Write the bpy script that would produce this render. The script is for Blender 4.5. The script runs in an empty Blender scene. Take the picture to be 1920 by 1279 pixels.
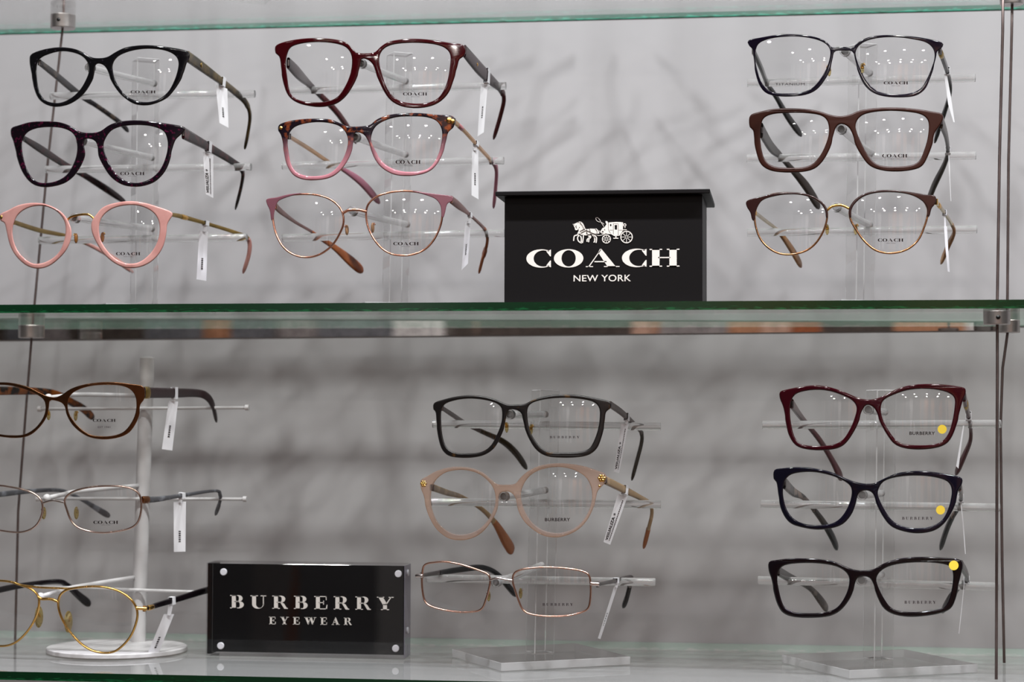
import bpy, bmesh, math, random
from mathutils import Vector, Matrix
import numpy as np
random.seed(7)
sc = bpy.context.scene
col = sc.collection
# ------------------------------------------------------------------ camera
YAW, PIT, ROL, FPX = -0.13587, 0.03919, 0.00291, 3748.05
CAM = np.array([0.19528, -1.43057, 0.18849])
GT = 0.0062                                  # glass thickness
ZM, ZU, DEP = 0.26705+GT, 0.53284+.0042, 0.27241      # middle / upper shelf top faces, shelf depth
FW = np.array([math.sin(YAW)*math.cos(PIT), math.cos(YAW)*math.cos(PIT), math.sin(PIT)])
RT = np.cross(FW, [0, 0, 1.0]); RT /= np.linalg.norm(RT)
UP = np.cross(RT, FW)
RT, UP = math.cos(ROL)*RT + math.sin(ROL)*UP, -math.sin(ROL)*RT + math.cos(ROL)*UP
cd = bpy.data.cameras.new('camera'); cam = bpy.data.objects.new('camera', cd); col.objects.link(cam)
cam.matrix_world = Matrix(((RT[0], UP[0], -FW[0], CAM[0]), (RT[1], UP[1], -FW[1], CAM[1]),
                           (RT[2], UP[2], -FW[2], CAM[2]), (0, 0, 0, 1)))
cd.sensor_width = 36; cd.lens = FPX/1920*36; cd.clip_start = .05; cd.clip_end = 60
cd.dof.use_dof = True; cd.dof.focus_distance = 1.49; cd.dof.aperture_fstop = 7.1
sc.camera = cam
sc.view_settings.view_transform = 'Standard'; sc.view_settings.look = 'None'
sc.view_settings.gamma = 1; sc.view_settings.use_curve_mapping = False
sc.view_settings.exposure = -0.05
cy = sc.cycles
cy.max_bounces = 14; cy.transmission_bounces = 12; cy.glossy_bounces = 6; cy.transparent_max_bounces = 40
cy.use_adaptive_sampling = False; cy.sample_clamp_indirect = 2.0; cy.diffuse_bounces = 3; cy.caustics_reflective = False; cy.caustics_refractive = False
w = bpy.data.worlds.new('world'); sc.world = w; w.use_nodes = True
w.node_tree.nodes['Background'].inputs[0].default_value = (1.0, .97, .96, 1)
w.node_tree.nodes['Background'].inputs[1].default_value = 0.05

def ray(px, py): return FW + RT*(px-960)/FPX - UP*(py-639.5)/FPX
def P(px, py, Y):
    d = ray(px, py); return CAM + d*((Y-CAM[1])/d[1])
def PZ(px, py, Z):
    d = ray(px, py); return CAM + d*((Z-CAM[2])/d[2])
def mpp(p): return float((np.array(p)-CAM) @ FW)/FPX      # metres per photo pixel at p

# ------------------------------------------------------------------ materials
def lin(c):
    r = []
    for v in c:
        v = v/255
        r.append(v/12.92 if v <= .04045 else ((v+.055)/1.055)**2.4)
    return (*r, 1)
def newmat(name):
    m = bpy.data.materials.new(name); m.use_nodes = True
    nt = m.node_tree; b = nt.nodes['Principled BSDF']
    return m, nt, b
def noise_col(nt, c1, c2, scale, lo, hi, detail=3):
    tc = nt.nodes.new('ShaderNodeTexCoord'); n = nt.nodes.new('ShaderNodeTexNoise')
    n.inputs['Scale'].default_value = scale; n.inputs['Detail'].default_value = detail
    nt.links.new(tc.outputs['Object'], n.inputs['Vector'])
    r = nt.nodes.new('ShaderNodeValToRGB')
    r.color_ramp.elements[0].position = lo; r.color_ramp.elements[0].color = c1
    r.color_ramp.elements[1].position = hi; r.color_ramp.elements[1].color = c2
    nt.links.new(n.outputs['Fac'], r.inputs['Fac'])
    return r.outputs['Color']
def plastic(name, c, rough=.1, fleck=None, scale=260, lo=.52, hi=.66, spec=.5, trans=0):
    m, nt, b = newmat(name)
    b.inputs['Base Color'].default_value = lin(c); b.inputs['Roughness'].default_value = rough
    b.inputs['Specular IOR Level'].default_value = spec
    if fleck:
        nt.links.new(noise_col(nt, lin(c), lin(fleck), scale, lo, hi), b.inputs['Base Color'])
    if trans:
        b.inputs['Transmission Weight'].default_value = trans; b.inputs['IOR'].default_value = 1.45
    return m
def metal(name, c, rough=.22):
    m, nt, b = newmat(name)
    b.inputs['Metallic'].default_value = 1; b.inputs['Roughness'].default_value = rough
    nt.links.new(noise_col(nt, lin(c), lin([min(255, v*1.12) for v in c]), 90, .35, .65), b.inputs['Base Color'])
    return m
def schlick(nt, f0=.04):
    g = nt.nodes.new('ShaderNodeNewGeometry'); d = nt.nodes.new('ShaderNodeVectorMath'); d.operation = 'DOT_PRODUCT'
    nt.links.new(g.outputs['Normal'], d.inputs[0]); nt.links.new(g.outputs['Incoming'], d.inputs[1])
    def mt(op, a, b=None):
        n = nt.nodes.new('ShaderNodeMath'); n.operation = op
        if isinstance(a, float): n.inputs[0].default_value = a
        else: nt.links.new(a, n.inputs[0])
        if b is not None:
            if isinstance(b, float): n.inputs[1].default_value = b
            else: nt.links.new(b, n.inputs[1])
        return n.outputs[0]
    c = mt('ABSOLUTE', d.outputs['Value']); k = mt('SUBTRACT', 1.0, c); p = mt('POWER', k, 5.0)
    return mt('ADD', mt('MULTIPLY', p, 1-f0), f0)
def thin_glass(name, tint, f0=.04, rough=.0, haze=0.0):
    m = bpy.data.materials.new(name); m.use_nodes = True; nt = m.node_tree
    for n in list(nt.nodes):
        if n.type == 'BSDF_PRINCIPLED': nt.nodes.remove(n)
    out = [n for n in nt.nodes if n.type == 'OUTPUT_MATERIAL'][0]
    t = nt.nodes.new('ShaderNodeBsdfTransparent'); t.inputs[0].default_value = tint
    g = nt.nodes.new('ShaderNodeBsdfGlossy'); g.inputs['Roughness'].default_value = rough
    mx = nt.nodes.new('ShaderNodeMixShader')
    nt.links.new(schlick(nt, f0), mx.inputs[0]); nt.links.new(t.outputs[0], mx.inputs[1]); nt.links.new(g.outputs[0], mx.inputs[2]); last = mx
    if haze:
        d = nt.nodes.new('ShaderNodeBsdfDiffuse'); d.inputs['Color'].default_value = (.85, .87, .86, 1)
        m2 = nt.nodes.new('ShaderNodeMixShader'); m2.inputs[0].default_value = haze
        nt.links.new(mx.outputs[0], m2.inputs[1]); nt.links.new(d.outputs[0], m2.inputs[2]); last = m2
    nt.links.new(last.outputs[0], out.inputs[0])
    return m
def clear_solid(name, c=(250, 250, 250), thru=.35, haze=0.0):
    # acrylic: refracting body, part of the light passes straight
    m = bpy.data.materials.new(name); m.use_nodes = True; nt = m.node_tree
    for n in list(nt.nodes):
        if n.type == 'BSDF_PRINCIPLED': nt.nodes.remove(n)
    out = [n for n in nt.nodes if n.type == 'OUTPUT_MATERIAL'][0]
    g = nt.nodes.new('ShaderNodeBsdfGlass'); g.inputs['Color'].default_value = lin(c); g.inputs['IOR'].default_value = 1.49
    g.inputs['Roughness'].default_value = .0
    t = nt.nodes.new('ShaderNodeBsdfTransparent'); t.inputs[0].default_value = lin(c)
    mx = nt.nodes.new('ShaderNodeMixShader'); mx.inputs[0].default_value = thru
    nt.links.new(g.outputs[0], mx.inputs[1]); nt.links.new(t.outputs[0], mx.inputs[2]); last = mx
    if haze:
        d = nt.nodes.new('ShaderNodeBsdfDiffuse'); d.inputs['Color'].default_value = (.9, .9, .9, 1)
        m2 = nt.nodes.new('ShaderNodeMixShader'); m2.inputs[0].default_value = haze
        nt.links.new(mx.outputs[0], m2.inputs[1]); nt.links.new(d.outputs[0], m2.inputs[2]); last = m2
    nt.links.new(last.outputs[0], out.inputs[0])
    return m
M = {}
M['lens'] = thin_glass('lens_glass', (.985, .985, .985, 1), .045, .015)
M['shelf'] = thin_glass('shelf_glass', (.90, .905, .885, 1), .04, .0)
M['shelf_low'] = thin_glass('shelf_glass_clear', (.985, .99, .98, 1), .05, .0, haze=.1)
M['acrylic'] = clear_solid('acrylic', (254, 254, 254), thru=.04)
M['acrylic_post'] = thin_glass('acrylic_post', (.99, .99, .988, 1), .04, .02)
M['rod'] = clear_solid('acrylic_rod', (255, 255, 255), thru=.0, haze=.18)
M['base_edge'] = clear_solid('acrylic_edge', (252, 252, 254), thru=.1, haze=.3)
M['acrylic_block'] = thin_glass('acrylic_block', (.97, .97, .98, 1), .05, .0)
M['print'] = plastic('print_dark', (30, 12, 12), .7, spec=.1)
M['print_soft'] = plastic('print_soft', (58, 46, 50), .7, spec=.1)
M['tag'] = plastic('tag_paper', (222, 222, 226), .6)
M['tagtext'] = plastic('tag_ink', (40, 40, 44), .7)
M['white'] = plastic('white_lettering', (226, 220, 212), .5)
M['signblack'] = plastic('sign_black', (13, 11, 12), .5, spec=.15)
M['signgrey'] = plastic('sign_side', (48, 45, 46), .5, spec=.3)
M['panelblack'] = plastic('panel_black', (3, 3, 3), .25, spec=.2)
M['magnet'] = plastic('stud_white', (205, 205, 212), .25)
M['steel'] = metal('brushed_steel', (176, 170, 168), .38)
M['cable'] = metal('cable_steel', (112, 100, 98), .45)
M['hole'] = plastic('screw_dark', (12, 12, 12), .4)
M['whitemetal'] = plastic('white_enamel', (200, 198, 198), .3)
M['gold'] = metal('gold', (214, 170, 98), .18)
M['dullgold'] = metal('antique_gold', (150, 125, 72), .3)
M['rosegold'] = metal('rose_gold', (206, 150, 128), .18)
M['silver'] = metal('silver', (200, 190, 188), .18)
M['copper'] = metal('bronze', (138, 92, 62), .28)
M['gunmetal'] = metal('gunmetal', (118, 112, 112), .3)
M['pad'] = clear_solid('nose_pad_clear', (238, 226, 190), .35)
M['padorange'] = plastic('nose_pad_amber', (190, 128, 62), .2, trans=.4)
M['yellow'] = plastic('yellow_dot', (250, 216, 70), .6)
# shelf edge: dark green with a broken bright line
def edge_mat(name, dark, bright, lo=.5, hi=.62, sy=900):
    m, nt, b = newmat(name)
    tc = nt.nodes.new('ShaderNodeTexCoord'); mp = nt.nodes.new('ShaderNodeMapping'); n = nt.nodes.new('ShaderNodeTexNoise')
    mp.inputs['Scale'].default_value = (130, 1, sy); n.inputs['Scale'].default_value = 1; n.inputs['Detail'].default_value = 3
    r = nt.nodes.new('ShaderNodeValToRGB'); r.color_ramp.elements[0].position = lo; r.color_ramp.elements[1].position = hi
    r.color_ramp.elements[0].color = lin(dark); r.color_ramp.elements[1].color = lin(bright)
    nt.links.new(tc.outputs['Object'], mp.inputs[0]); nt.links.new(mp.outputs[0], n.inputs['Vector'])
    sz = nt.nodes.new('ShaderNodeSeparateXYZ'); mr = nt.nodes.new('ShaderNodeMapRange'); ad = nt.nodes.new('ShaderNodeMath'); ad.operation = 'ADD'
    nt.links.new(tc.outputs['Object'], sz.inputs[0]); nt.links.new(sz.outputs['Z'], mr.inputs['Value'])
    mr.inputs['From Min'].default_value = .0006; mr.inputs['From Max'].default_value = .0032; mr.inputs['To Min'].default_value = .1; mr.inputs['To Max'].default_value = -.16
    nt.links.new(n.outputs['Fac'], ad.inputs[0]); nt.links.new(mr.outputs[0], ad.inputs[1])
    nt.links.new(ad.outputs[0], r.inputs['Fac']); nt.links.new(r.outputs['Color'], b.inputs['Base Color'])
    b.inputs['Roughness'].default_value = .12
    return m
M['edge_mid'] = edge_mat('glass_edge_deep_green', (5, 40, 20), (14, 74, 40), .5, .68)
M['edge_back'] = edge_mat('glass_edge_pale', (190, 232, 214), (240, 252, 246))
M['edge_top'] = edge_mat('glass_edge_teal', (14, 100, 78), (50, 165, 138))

# ------------------------------------------------------------------ helpers
def tag(o, label=None, cat=None, group=None, kind=None):
    if label: o['label'] = label
    if cat: o['category'] = cat
    if group: o['group'] = group
    if kind: o['kind'] = kind
    return o
def empty(name, loc, label, cat, group=None):
    o = bpy.data.objects.new(name, None); col.objects.link(o); o.location = loc; o.empty_display_size = .01
    return tag(o, label, cat, group)
def link_mesh(name, me, mats, parent=None, smooth=True, wn=False):
    # mesh verts are in world coordinates; store them relative to the thing's base
    o = bpy.data.objects.new(name, me); col.objects.link(o)
    for m in (mats if isinstance(mats, list) else [mats]): me.materials.append(m)
    base = Vector((0, 0, 0))
    if parent is not None:
        p = parent
        while p: base += p.location; p = p.parent
        me.transform(Matrix.Translation(-base)); o.parent = parent
    else:
        vs = [v.co for v in me.vertices]
        c = Vector((sum(v.x for v in vs)/len(vs), sum(v.y for v in vs)/len(vs), min(v.z for v in vs)))
        me.transform(Matrix.Translation(-c)); o.location = c
    for p in me.polygons: p.use_smooth = smooth
    if wn:
        md = o.modifiers.new('wn', 'WEIGHTED_NORMAL'); md.keep_sharp = True; md.weight = 80
    me.update()
    return o
def mesh_from(verts, faces, name='m'):
    me = bpy.data.meshes.new(name); me.from_pydata([tuple(map(float, v)) for v in verts], [], faces); me.update()
    return me
class MB:
    def __init__(s): s.v = []; s.f = []; s.mi = []
    def add(s, vs, fs, mi=0):
        k = len(s.v); s.v += [tuple(map(float, v)) for v in vs]; s.f += [tuple(i+k for i in f) for f in fs]; s.mi += [mi]*len(fs)
    def box(s, a, b, mi=0, rot=0, ctr=None):
        x0, y0, z0 = a; x1, y1, z1 = b
        vs = [(x0, y0, z0), (x1, y0, z0), (x1, y1, z0), (x0, y1, z0), (x0, y0, z1), (x1, y0, z1), (x1, y1, z1), (x0, y1, z1)]
        s.add(vs, [(0, 3, 2, 1), (4, 5, 6, 7), (0, 1, 5, 4), (1, 2, 6, 5), (2, 3, 7, 6), (3, 0, 4, 7)], mi)
    def prism(s, bottom, top, mi=0):
        n = len(bottom); s.add(list(bottom)+list(top), [tuple(range(n))[::-1], tuple(range(n, 2*n))]+[(i, (i+1) % n, n+(i+1) % n, n+i) for i in range(n)], mi)
    def tube(s, pts, r, seg=10, closed=False, caps=True, mi=0, flat=None):
        pts = [np.array(p, float) for p in pts]; n = len(pts)
        rs = r if isinstance(r, (list, tuple, np.ndarray)) else [r]*n
        ref = np.array([0, 1.0, 0]); rings = []; k0 = len(s.v)
        for i in range(n):
            if closed: t = pts[(i+1) % n]-pts[i-1]
            else: t = pts[min(i+1, n-1)]-pts[max(i-1, 0)]
            t /= (np.linalg.norm(t)+1e-12)
            a = ref-t*(ref@t)
            if np.linalg.norm(a) < .2:
                a = np.array([0, 0, 1.0]); a = a-t*(a@t)
            a /= np.linalg.norm(a); b = np.cross(t, a)
            fa = flat or 1.0
            for j in range(seg):
                w = 2*math.pi*j/seg
                s.v.append(tuple(pts[i]+a*math.cos(w)*rs[i]*fa+b*math.sin(w)*rs[i]))
        m = n if closed else n-1
        for i in range(m):
            for j in range(seg):
                A = k0+i*seg+j; B = k0+i*seg+(j+1) % seg; C2 = k0+((i+1) % n)*seg+(j+1) % seg; D = k0+((i+1) % n)*seg+j
                s.f.append((A, B, C2, D)); s.mi.append(mi)
        if caps and not closed:
            s.f.append(tuple(k0+j for j in range(seg))[::-1]); s.f.append(tuple(k0+(n-1)*seg+j for j in range(seg))); s.mi += [mi, mi]
    def ball(s, c, r, mi=0, n=10, sc_=(1, 1, 1)):
        c = np.array(c, float); k0 = len(s.v)
        for i in range(n+1):
            th = math.pi*i/n
            for j in range(2*n):
                ph = math.pi*j/n
                s.v.append(tuple(c+r*np.array([math.sin(th)*math.cos(ph)*sc_[0], math.sin(th)*math.sin(ph)*sc_[1], math.cos(th)*sc_[2]])))
        for i in range(n):
            for j in range(2*n):
                s.f.append((k0+i*2*n+j, k0+(i+1)*2*n+j, k0+(i+1)*2*n+(j+1) % (2*n), k0+i*2*n+(j+1) % (2*n))); s.mi.append(mi)
    def build(s, name, mats, parent=None, smooth=True, bevel=0, wn=False, sharp=None):
        me = mesh_from(s.v, s.f, name)
        for p, i in zip(me.polygons, s.mi): p.material_index = i
        bm = bmesh.new(); bm.from_mesh(me)
        bmesh.ops.remove_doubles(bm, verts=bm.verts, dist=1e-7)
        bmesh.ops.recalc_face_normals(bm, faces=bm.faces); bm.to_mesh(me); bm.free()
        o = link_mesh(name, me, mats, parent, smooth, wn)
        if sharp is not None: me.set_sharp_from_angle(angle=sharp)
        if bevel:
            md = o.modifiers.new('bevel', 'BEVEL'); md.width = bevel; md.segments = 2; md.limit_method = 'ANGLE'
        return o
def catmull(pts, sub, closed=True):
    pts = [np.array(p, float) for p in pts]; n = len(pts); out = []
    rng = range(n) if closed else range(n-1)
    for i in rng:
        if closed: p0, p1, p2, p3 = pts[i-1], pts[i], pts[(i+1) % n], pts[(i+2) % n]
        else: p0, p1, p2, p3 = pts[max(i-1, 0)], pts[i], pts[i+1], pts[min(i+2, n-1)]
        for k in range(sub):
            t = k/sub
            out.append(.5*((2*p1)+(-p0+p2)*t+(2*p0-5*p1+4*p2-p3)*t*t+(-p0+3*p1-3*p2+p3)*t**3))
    if not closed: out.append(pts[-1])
    return out
def smooth_loop(pts, n=96):
    # dense Catmull-Rom, light smoothing, even resampling
    d = np.array(catmull(pts, 8))
    for _ in range(2): d = (np.roll(d, 1, 0)+2*d+np.roll(d, -1, 0))/4
    L = np.linalg.norm(np.roll(d, -1, 0)-d, axis=1); cum = np.concatenate([[0], np.cumsum(L)])
    t = np.linspace(0, cum[-1], n, endpoint=False); dd = np.vstack([d, d[:1]])
    return [(float(np.interp(a, cum, dd[:, 0])), float(np.interp(a, cum, dd[:, 1]))) for a in t]
def fill2d(loops, ext, bev=0, name='f'):
    """filled, extruded and rounded outline (z runs -ext..ext); loops in any 2D unit"""
    cu = bpy.data.curves.new(name, 'CURVE'); cu.dimensions = '2D'; cu.fill_mode = 'BOTH'
    cu.extrude = max(ext-bev, 0); cu.bevel_depth = bev; cu.bevel_resolution = 2; cu.offset = -bev
    for lp in loops:
        sp = cu.splines.new('POLY'); sp.points.add(len(lp)-1)
        for i, p in enumerate(lp): sp.points[i].co = (p[0], p[1], 0, 1)
        sp.use_cyclic_u = True
    ob = bpy.data.objects.new(name, cu)
    me = bpy.data.meshes.new_from_object(ob)
    bpy.data.objects.remove(ob); bpy.data.curves.remove(cu)
    return me
def join_meshes(mes, name):
    bm = bmesh.new()
    for m in mes: bm.from_mesh(m)
    me = bpy.data.meshes.new(name); bm.to_mesh(me); bm.free()
    for m in mes: bpy.data.meshes.remove(m)
    return me

# ------------------------------------------------------------------ lettering
def rc(x0, y0, x1, y1): return [[(x0, y0), (x1, y0), (x1, y1), (x0, y1)]]
def arc(cx, cy_, rx, ry, a0, a1, n=22): return [(cx+rx*math.cos(math.radians(a0+(a1-a0)*i/n)), cy_+ry*math.sin(math.radians(a0+(a1-a0)*i/n))) for i in range(n+1)]
def bowl(x0, y0, y1, xr, sw, th):
    m = (y0+y1)/2; xc = x0+(xr-x0)*.45
    o = [(x0, y1)]+arc(xc, m, xr-xc, (y1-y0)/2, 90, -90)+[(x0, y0)]
    i = [(x0, y1-th)]+arc(xc, m, xr-xc-sw, (y1-y0)/2-th, 90, -90)+[(x0, y0+th)]
    return [o, i]
def serif(ch, wide=False):
    s = .27; t = .055
    if wide and ch == 'C':
        o = arc(.86, .5, .86, .52, 55, 305, 40)
        i = arc(.98, .5, .56, .46, 300, 60, 40)
        return [[o+i], [[(1.2, .93), (1.42, 1.0), (1.42, .62), (1.37, .62), (1.15, .9)]], [[(1.2, .07), (1.42, 0), (1.42, .38), (1.37, .38), (1.15, .1)]]], 1.45
    if wide and ch == 'O': return [[arc(.85, .5, .85, .52, 0, 357, 48), arc(.85, .5, .41, .46, 0, 357, 48)]], 1.7
    if wide and ch == 'A':
        return [[[(.12, 0), (.2, 0), (.9, .98), (.9, .7), (.86, .9)][:3]+[(.86, 1.0)]], [[(.82, 1.02), (.9, 1.02), (1.75, 0), (1.27, 0), (.72, .82)]],
                rc(.5, .27, 1.2, .335), rc(0, 0, .42, .05), rc(1.05, 0, 1.95, .05)], 1.95
    if wide and ch == 'H':
        return [rc(.15, 0, .58, 1), rc(1.15, 0, 1.57, 1), rc(.5, .48, 1.2, .545)]+[rc(a, b, a+.73, b+.06) for a in (0, 1.0) for b in (0, .94)], 1.73
    if ch == 'B': return [rc(.12, 0, .12+s, 1), rc(0, 0, .5, t), rc(0, 1-t, .5, 1), bowl(.3, .5, 1, .86, s*.9, t), bowl(.3, 0, .54, .95, s, t)], 1.0
    if ch == 'R': return [rc(.12, 0, .12+s, 1), rc(0, 0, .52, t), rc(0, 1-t, .5, 1), bowl(.3, .47, 1, .9, s*.9, t), [[(.5, .5), (.62, .52), (.82, .38), (1.0, .06), (1.08, .06), (1.08, 0), (.84, 0), (.6, .42)]]], 1.1
    if ch == 'E': return [rc(.12, 0, .12+s, 1), rc(0, 0, .9, t), rc(0, 1-t, .86, 1), rc(.3, .48, .68, .53), rc(.63, .36, .68, .66), [[(.8, 1), (.86, 1), (.86, .7), (.82, .7)]], [[(.8, 0), (.9, 0), (.92, .34), (.87, .34)]]], .95
    if ch == 'U': return [rc(.12, .35, .12+s, 1), rc(.88, .3, .88+t, 1), rc(0, 1-t, .52, 1), rc(.72, 1-t, 1.1, 1),
                          [arc(.525, .35, .405, .36, 180, 360)+arc(.63, .35, .25, .31, 360, 180)[0:]]], 1.12
    if ch == 'Y': return [rc(.42, 0, .42+s, .45), rc(.28, 0, .84, t), [[(.08, 1), (.4, 1), (.69, .45), (.69, .38), (.42, .38)]], [[(.95, 1), (1.02, 1), (.66, .38), (.6, .44)]], rc(0, 1-t, .5, 1), rc(.82, 1-t, 1.16, 1)], 1.15
    if ch == 'W': return [[[(.1, 1), (.4, 1), (.68, .25), (.6, 0), (.5, 0)]], [[(.5, 0), (.57, 0), (.87, .9), (.8, .9)]], [[(.72, 1), (1.02, 1), (1.28, .25), (1.22, 0), (1.1, 0)]], [[(1.13, 0), (1.2, 0), (1.52, 1), (1.45, 1)]], rc(0, 1-t, .48, 1), rc(.62, 1-t, 1.1, 1), rc(1.32, 1-t, 1.65, 1)], 1.62
    if ch == 'A': return [[[(.1, 0), (.16, 0), (.56, 1.0), (.5, 1.0)]], [[(.48, 1.02), (.58, 1.02), (1.0, 0), (.7, 0), (.42, .8)]], rc(.28, .3, .75, .35), rc(0, 0, .32, t), rc(.6, 0, 1.1, t)], 1.1
    return [], .5
def serif_word(word, gap, wide=False):
    x = 0; shapes = []
    for ch in word:
        g, wd = serif(ch, wide)
        for sh in g: shapes.append([[(a+x, b) for a, b in lp] for lp in sh])
        x += wd+gap
    return shapes, x-gap
def word_mesh(shapes, width, fn, th=.02):
    """shapes with unit cap height; fn(u in 0..1, v in cap heights, w depth) -> world"""
    mes = [fill2d(sh, th) for sh in shapes]
    me = join_meshes(mes, 'lettering')
    for v in me.vertices: v.co = Vector([float(c) for c in fn(v.co.x/width, v.co.y, v.co.z/th)])
    return me
def sans_mesh(text, fn, spacing=1.0, bold=0.0, th=.02):
    cu = bpy.data.curves.new('txt', 'FONT'); cu.body = text; cu.size = 1.0; cu.extrude = th; cu.offset = bold; cu.space_character = spacing
    ob = bpy.data.objects.new('txt', cu); me = bpy.data.meshes.new_from_object(ob)
    bpy.data.objects.remove(ob); bpy.data.curves.remove(cu)
    xs = [v.co.x for v in me.vertices]; ys = [v.co.y for v in me.vertices]
    x0, x1, y0, y1 = min(xs), max(xs), min(ys), max(ys)
    for v in me.vertices: v.co = Vector([float(c) for c in fn((v.co.x-x0)/(x1-x0), (v.co.y-y0)/(y1-y0), v.co.z/th)])
    return me

# ------------------------------------------------------------------ the room behind the camera, wall, ceiling lamps
def quadbox(name, a, b, m, **k):
    mb = MB(); mb.box(a, b); o = mb.build(name, m, None, smooth=False); tag(o, kind='structure', **k); return o
m, nt, b = newmat('wall_paint')
nt.links.new(noise_col(nt, lin((168, 166, 169)), lin((180, 178, 181)), 3.5, .35, .7, 5), b.inputs['Base Color']); b.inputs['Roughness'].default_value = .55
M['wall'] = m
m, nt, b = newmat('floor_wood')
nt.links.new(noise_col(nt, lin((92, 72, 58)), lin((118, 94, 76)), 4, .35, .7, 4), b.inputs['Base Color']); b.inputs['Roughness'].default_value = .4
M['floor'] = m
M['ceil'] = plastic('ceiling_paint', (120, 118, 118), .8)
m, nt, b = newmat('added_shop_panels')
tc = nt.nodes.new('ShaderNodeTexCoord'); mp = nt.nodes.new('ShaderNodeMapping'); mp.inputs['Scale'].default_value = (4.2, .01, .25)
vo = nt.nodes.new('ShaderNodeTexVoronoi'); vo.inputs['Scale'].default_value = 1.0
r = nt.nodes.new('ShaderNodeValToRGB'); r.color_ramp.interpolation = 'CONSTANT'
pal = [(0, (90, 80, 76)), (.2, (206, 150, 116)), (.32, (166, 160, 162)), (.45, (50, 46, 48)), (.55, (176, 100, 62)), (.64, (216, 176, 156)), (.75, (130, 132, 140)), (.86, (245, 244, 246))]  # invented panel colours, added to give the wall rail something to reflect
while len(r.color_ramp.elements) < len(pal): r.color_ramp.elements.new(.5)
for e, (p, c) in zip(r.color_ramp.elements, pal): e.position = p; e.color = lin(c)
sp = nt.nodes.new('ShaderNodeSeparateColor')
nt.links.new(tc.outputs['Object'], mp.inputs[0]); nt.links.new(mp.outputs[0], vo.inputs['Vector'])
nt.links.new(vo.outputs['Color'], sp.inputs[0]); nt.links.new(sp.outputs[0], r.inputs[0]); nt.links.new(r.outputs[0], b.inputs['Base Color'])
M['added_panels'] = m
YW = .2731
quadbox('wall_back', (-3.2, YW, -1.3), (3.6, YW+.1, 1.55), M['wall'])
quadbox('floor', (-3.2, -6.0, -1.4), (3.6, YW, -1.3), M['floor'])
quadbox('ceiling', (-3.2, -6.0, 1.55), (3.6, YW, 1.65), M['ceil'])
quadbox('wall_front', (-3.2, -6.1, -1.3), (3.6, -6.0, 1.55), M['added_panels'])
LZ = 1.55
m, nt, b = newmat('lamp_glow'); b.inputs['Emission Color'].default_value = (1, .965, .95, 1); b.inputs['Emission Strength'].default_value = 96
b.inputs['Base Color'].default_value = (1, 1, 1, 1)
M['glow'] = m
m, nt, b = newmat('added_wash_glow'); b.inputs['Emission Color'].default_value = (1, .93, .88, 1); b.inputs['Emission Strength'].default_value = 320
M['wash'] = m
M['lampring'] = plastic('lamp_ring', (235, 235, 235), .4)
def glow_face(o):      # only the downward face of a lamp gives off light
    for p in o.data.polygons: p.material_index = 1 if p.normal.z < -.5 else 0
rowname = {-1.55: 'nearest', -3.0: 'second', -4.8: 'third', -5.5: 'added to light the front wall, fourth'}
order = ['far left', 'left', 'middle', 'right', 'far right']
for yy in (-1.55, -3.0, -4.8, -5.5):
    for i in range(5):
        washer = yy == -5.5  # row added to brighten the front wall that the rail mirrors
        xx = .25+(i-2)*.95+(.2 if yy == -3.0 else 0)
        t = empty('ceiling_light', (xx, yy, LZ), 'round recessed downlight in the shop ceiling, %s of the row %s to the shelves' % (order[i], rowname[yy]), 'lamp', 'ceiling downlights')
        mb = MB(); mb.tube([(xx, yy, LZ), (xx, yy, LZ-.012)], .085, 28); mb.build('lamp_ring', M['lampring'], t, sharp=.6)
        mb = MB(); mb.tube([(xx, yy, LZ-.012), (xx, yy, LZ-.016)], .065, 28); glow_face(mb.build('diffuser', [M['lampring'], M['wash'] if washer else M['glow']], t, sharp=.6))
# row of small spotlights over the display case
m, nt, b = newmat('spot_glow'); b.inputs['Emission Color'].default_value = (.95, .96, 1, 1); b.inputs['Emission Strength'].default_value = 1270
M['spotglow'] = m
for i, nm in enumerate(('far left', 'left', 'inner left', 'middle', 'inner right', 'right', 'far right')):
    xx = -.62+i*.31; yy, zz = -.46, 1.47
    t = empty('display_spotlight', (xx, yy, zz), 'small round spotlight above the display shelves, %s of the row' % nm, 'lamp', 'spotlights over the display case')
    mb = MB(); mb.tube([(xx, yy, 1.55), (xx, yy, zz+.06)], .006, 12); mb.build('stem', M['lampring'], t, sharp=.6)
    mb = MB(); mb.tube([(xx, yy, zz+.06), (xx, yy, zz)], [.022, .034], 24); mb.build('lamp_head', M['lampring'], t, sharp=.6)
    mb = MB(); mb.tube([(xx, yy, zz), (xx, yy, zz-.003)], .029, 24); glow_face(mb.build('diffuser', [M['lampring'], M['spotglow']], t, sharp=.6))
for k_ in ('glow', 'wash', 'spotglow'): M[k_].cycles.emission_sampling = 'FRONT'
# polished rail on the wall just below the middle shelf
M['mirror'] = metal('polished_rail', (215, 212, 210), .004)
mb = MB()
c = [P(-60, 638.5, YW), P(1905, 619, YW), P(1905, 612, YW), P(-60, 618, YW)]
fr = [np.array([p[0], YW-.0008, p[2]]) for p in c]
mb.prism([(p[0], YW, p[2]) for p in c], fr)
tag(mb.build('trim_1', M['mirror'], None, smooth=False), kind='structure')

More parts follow.
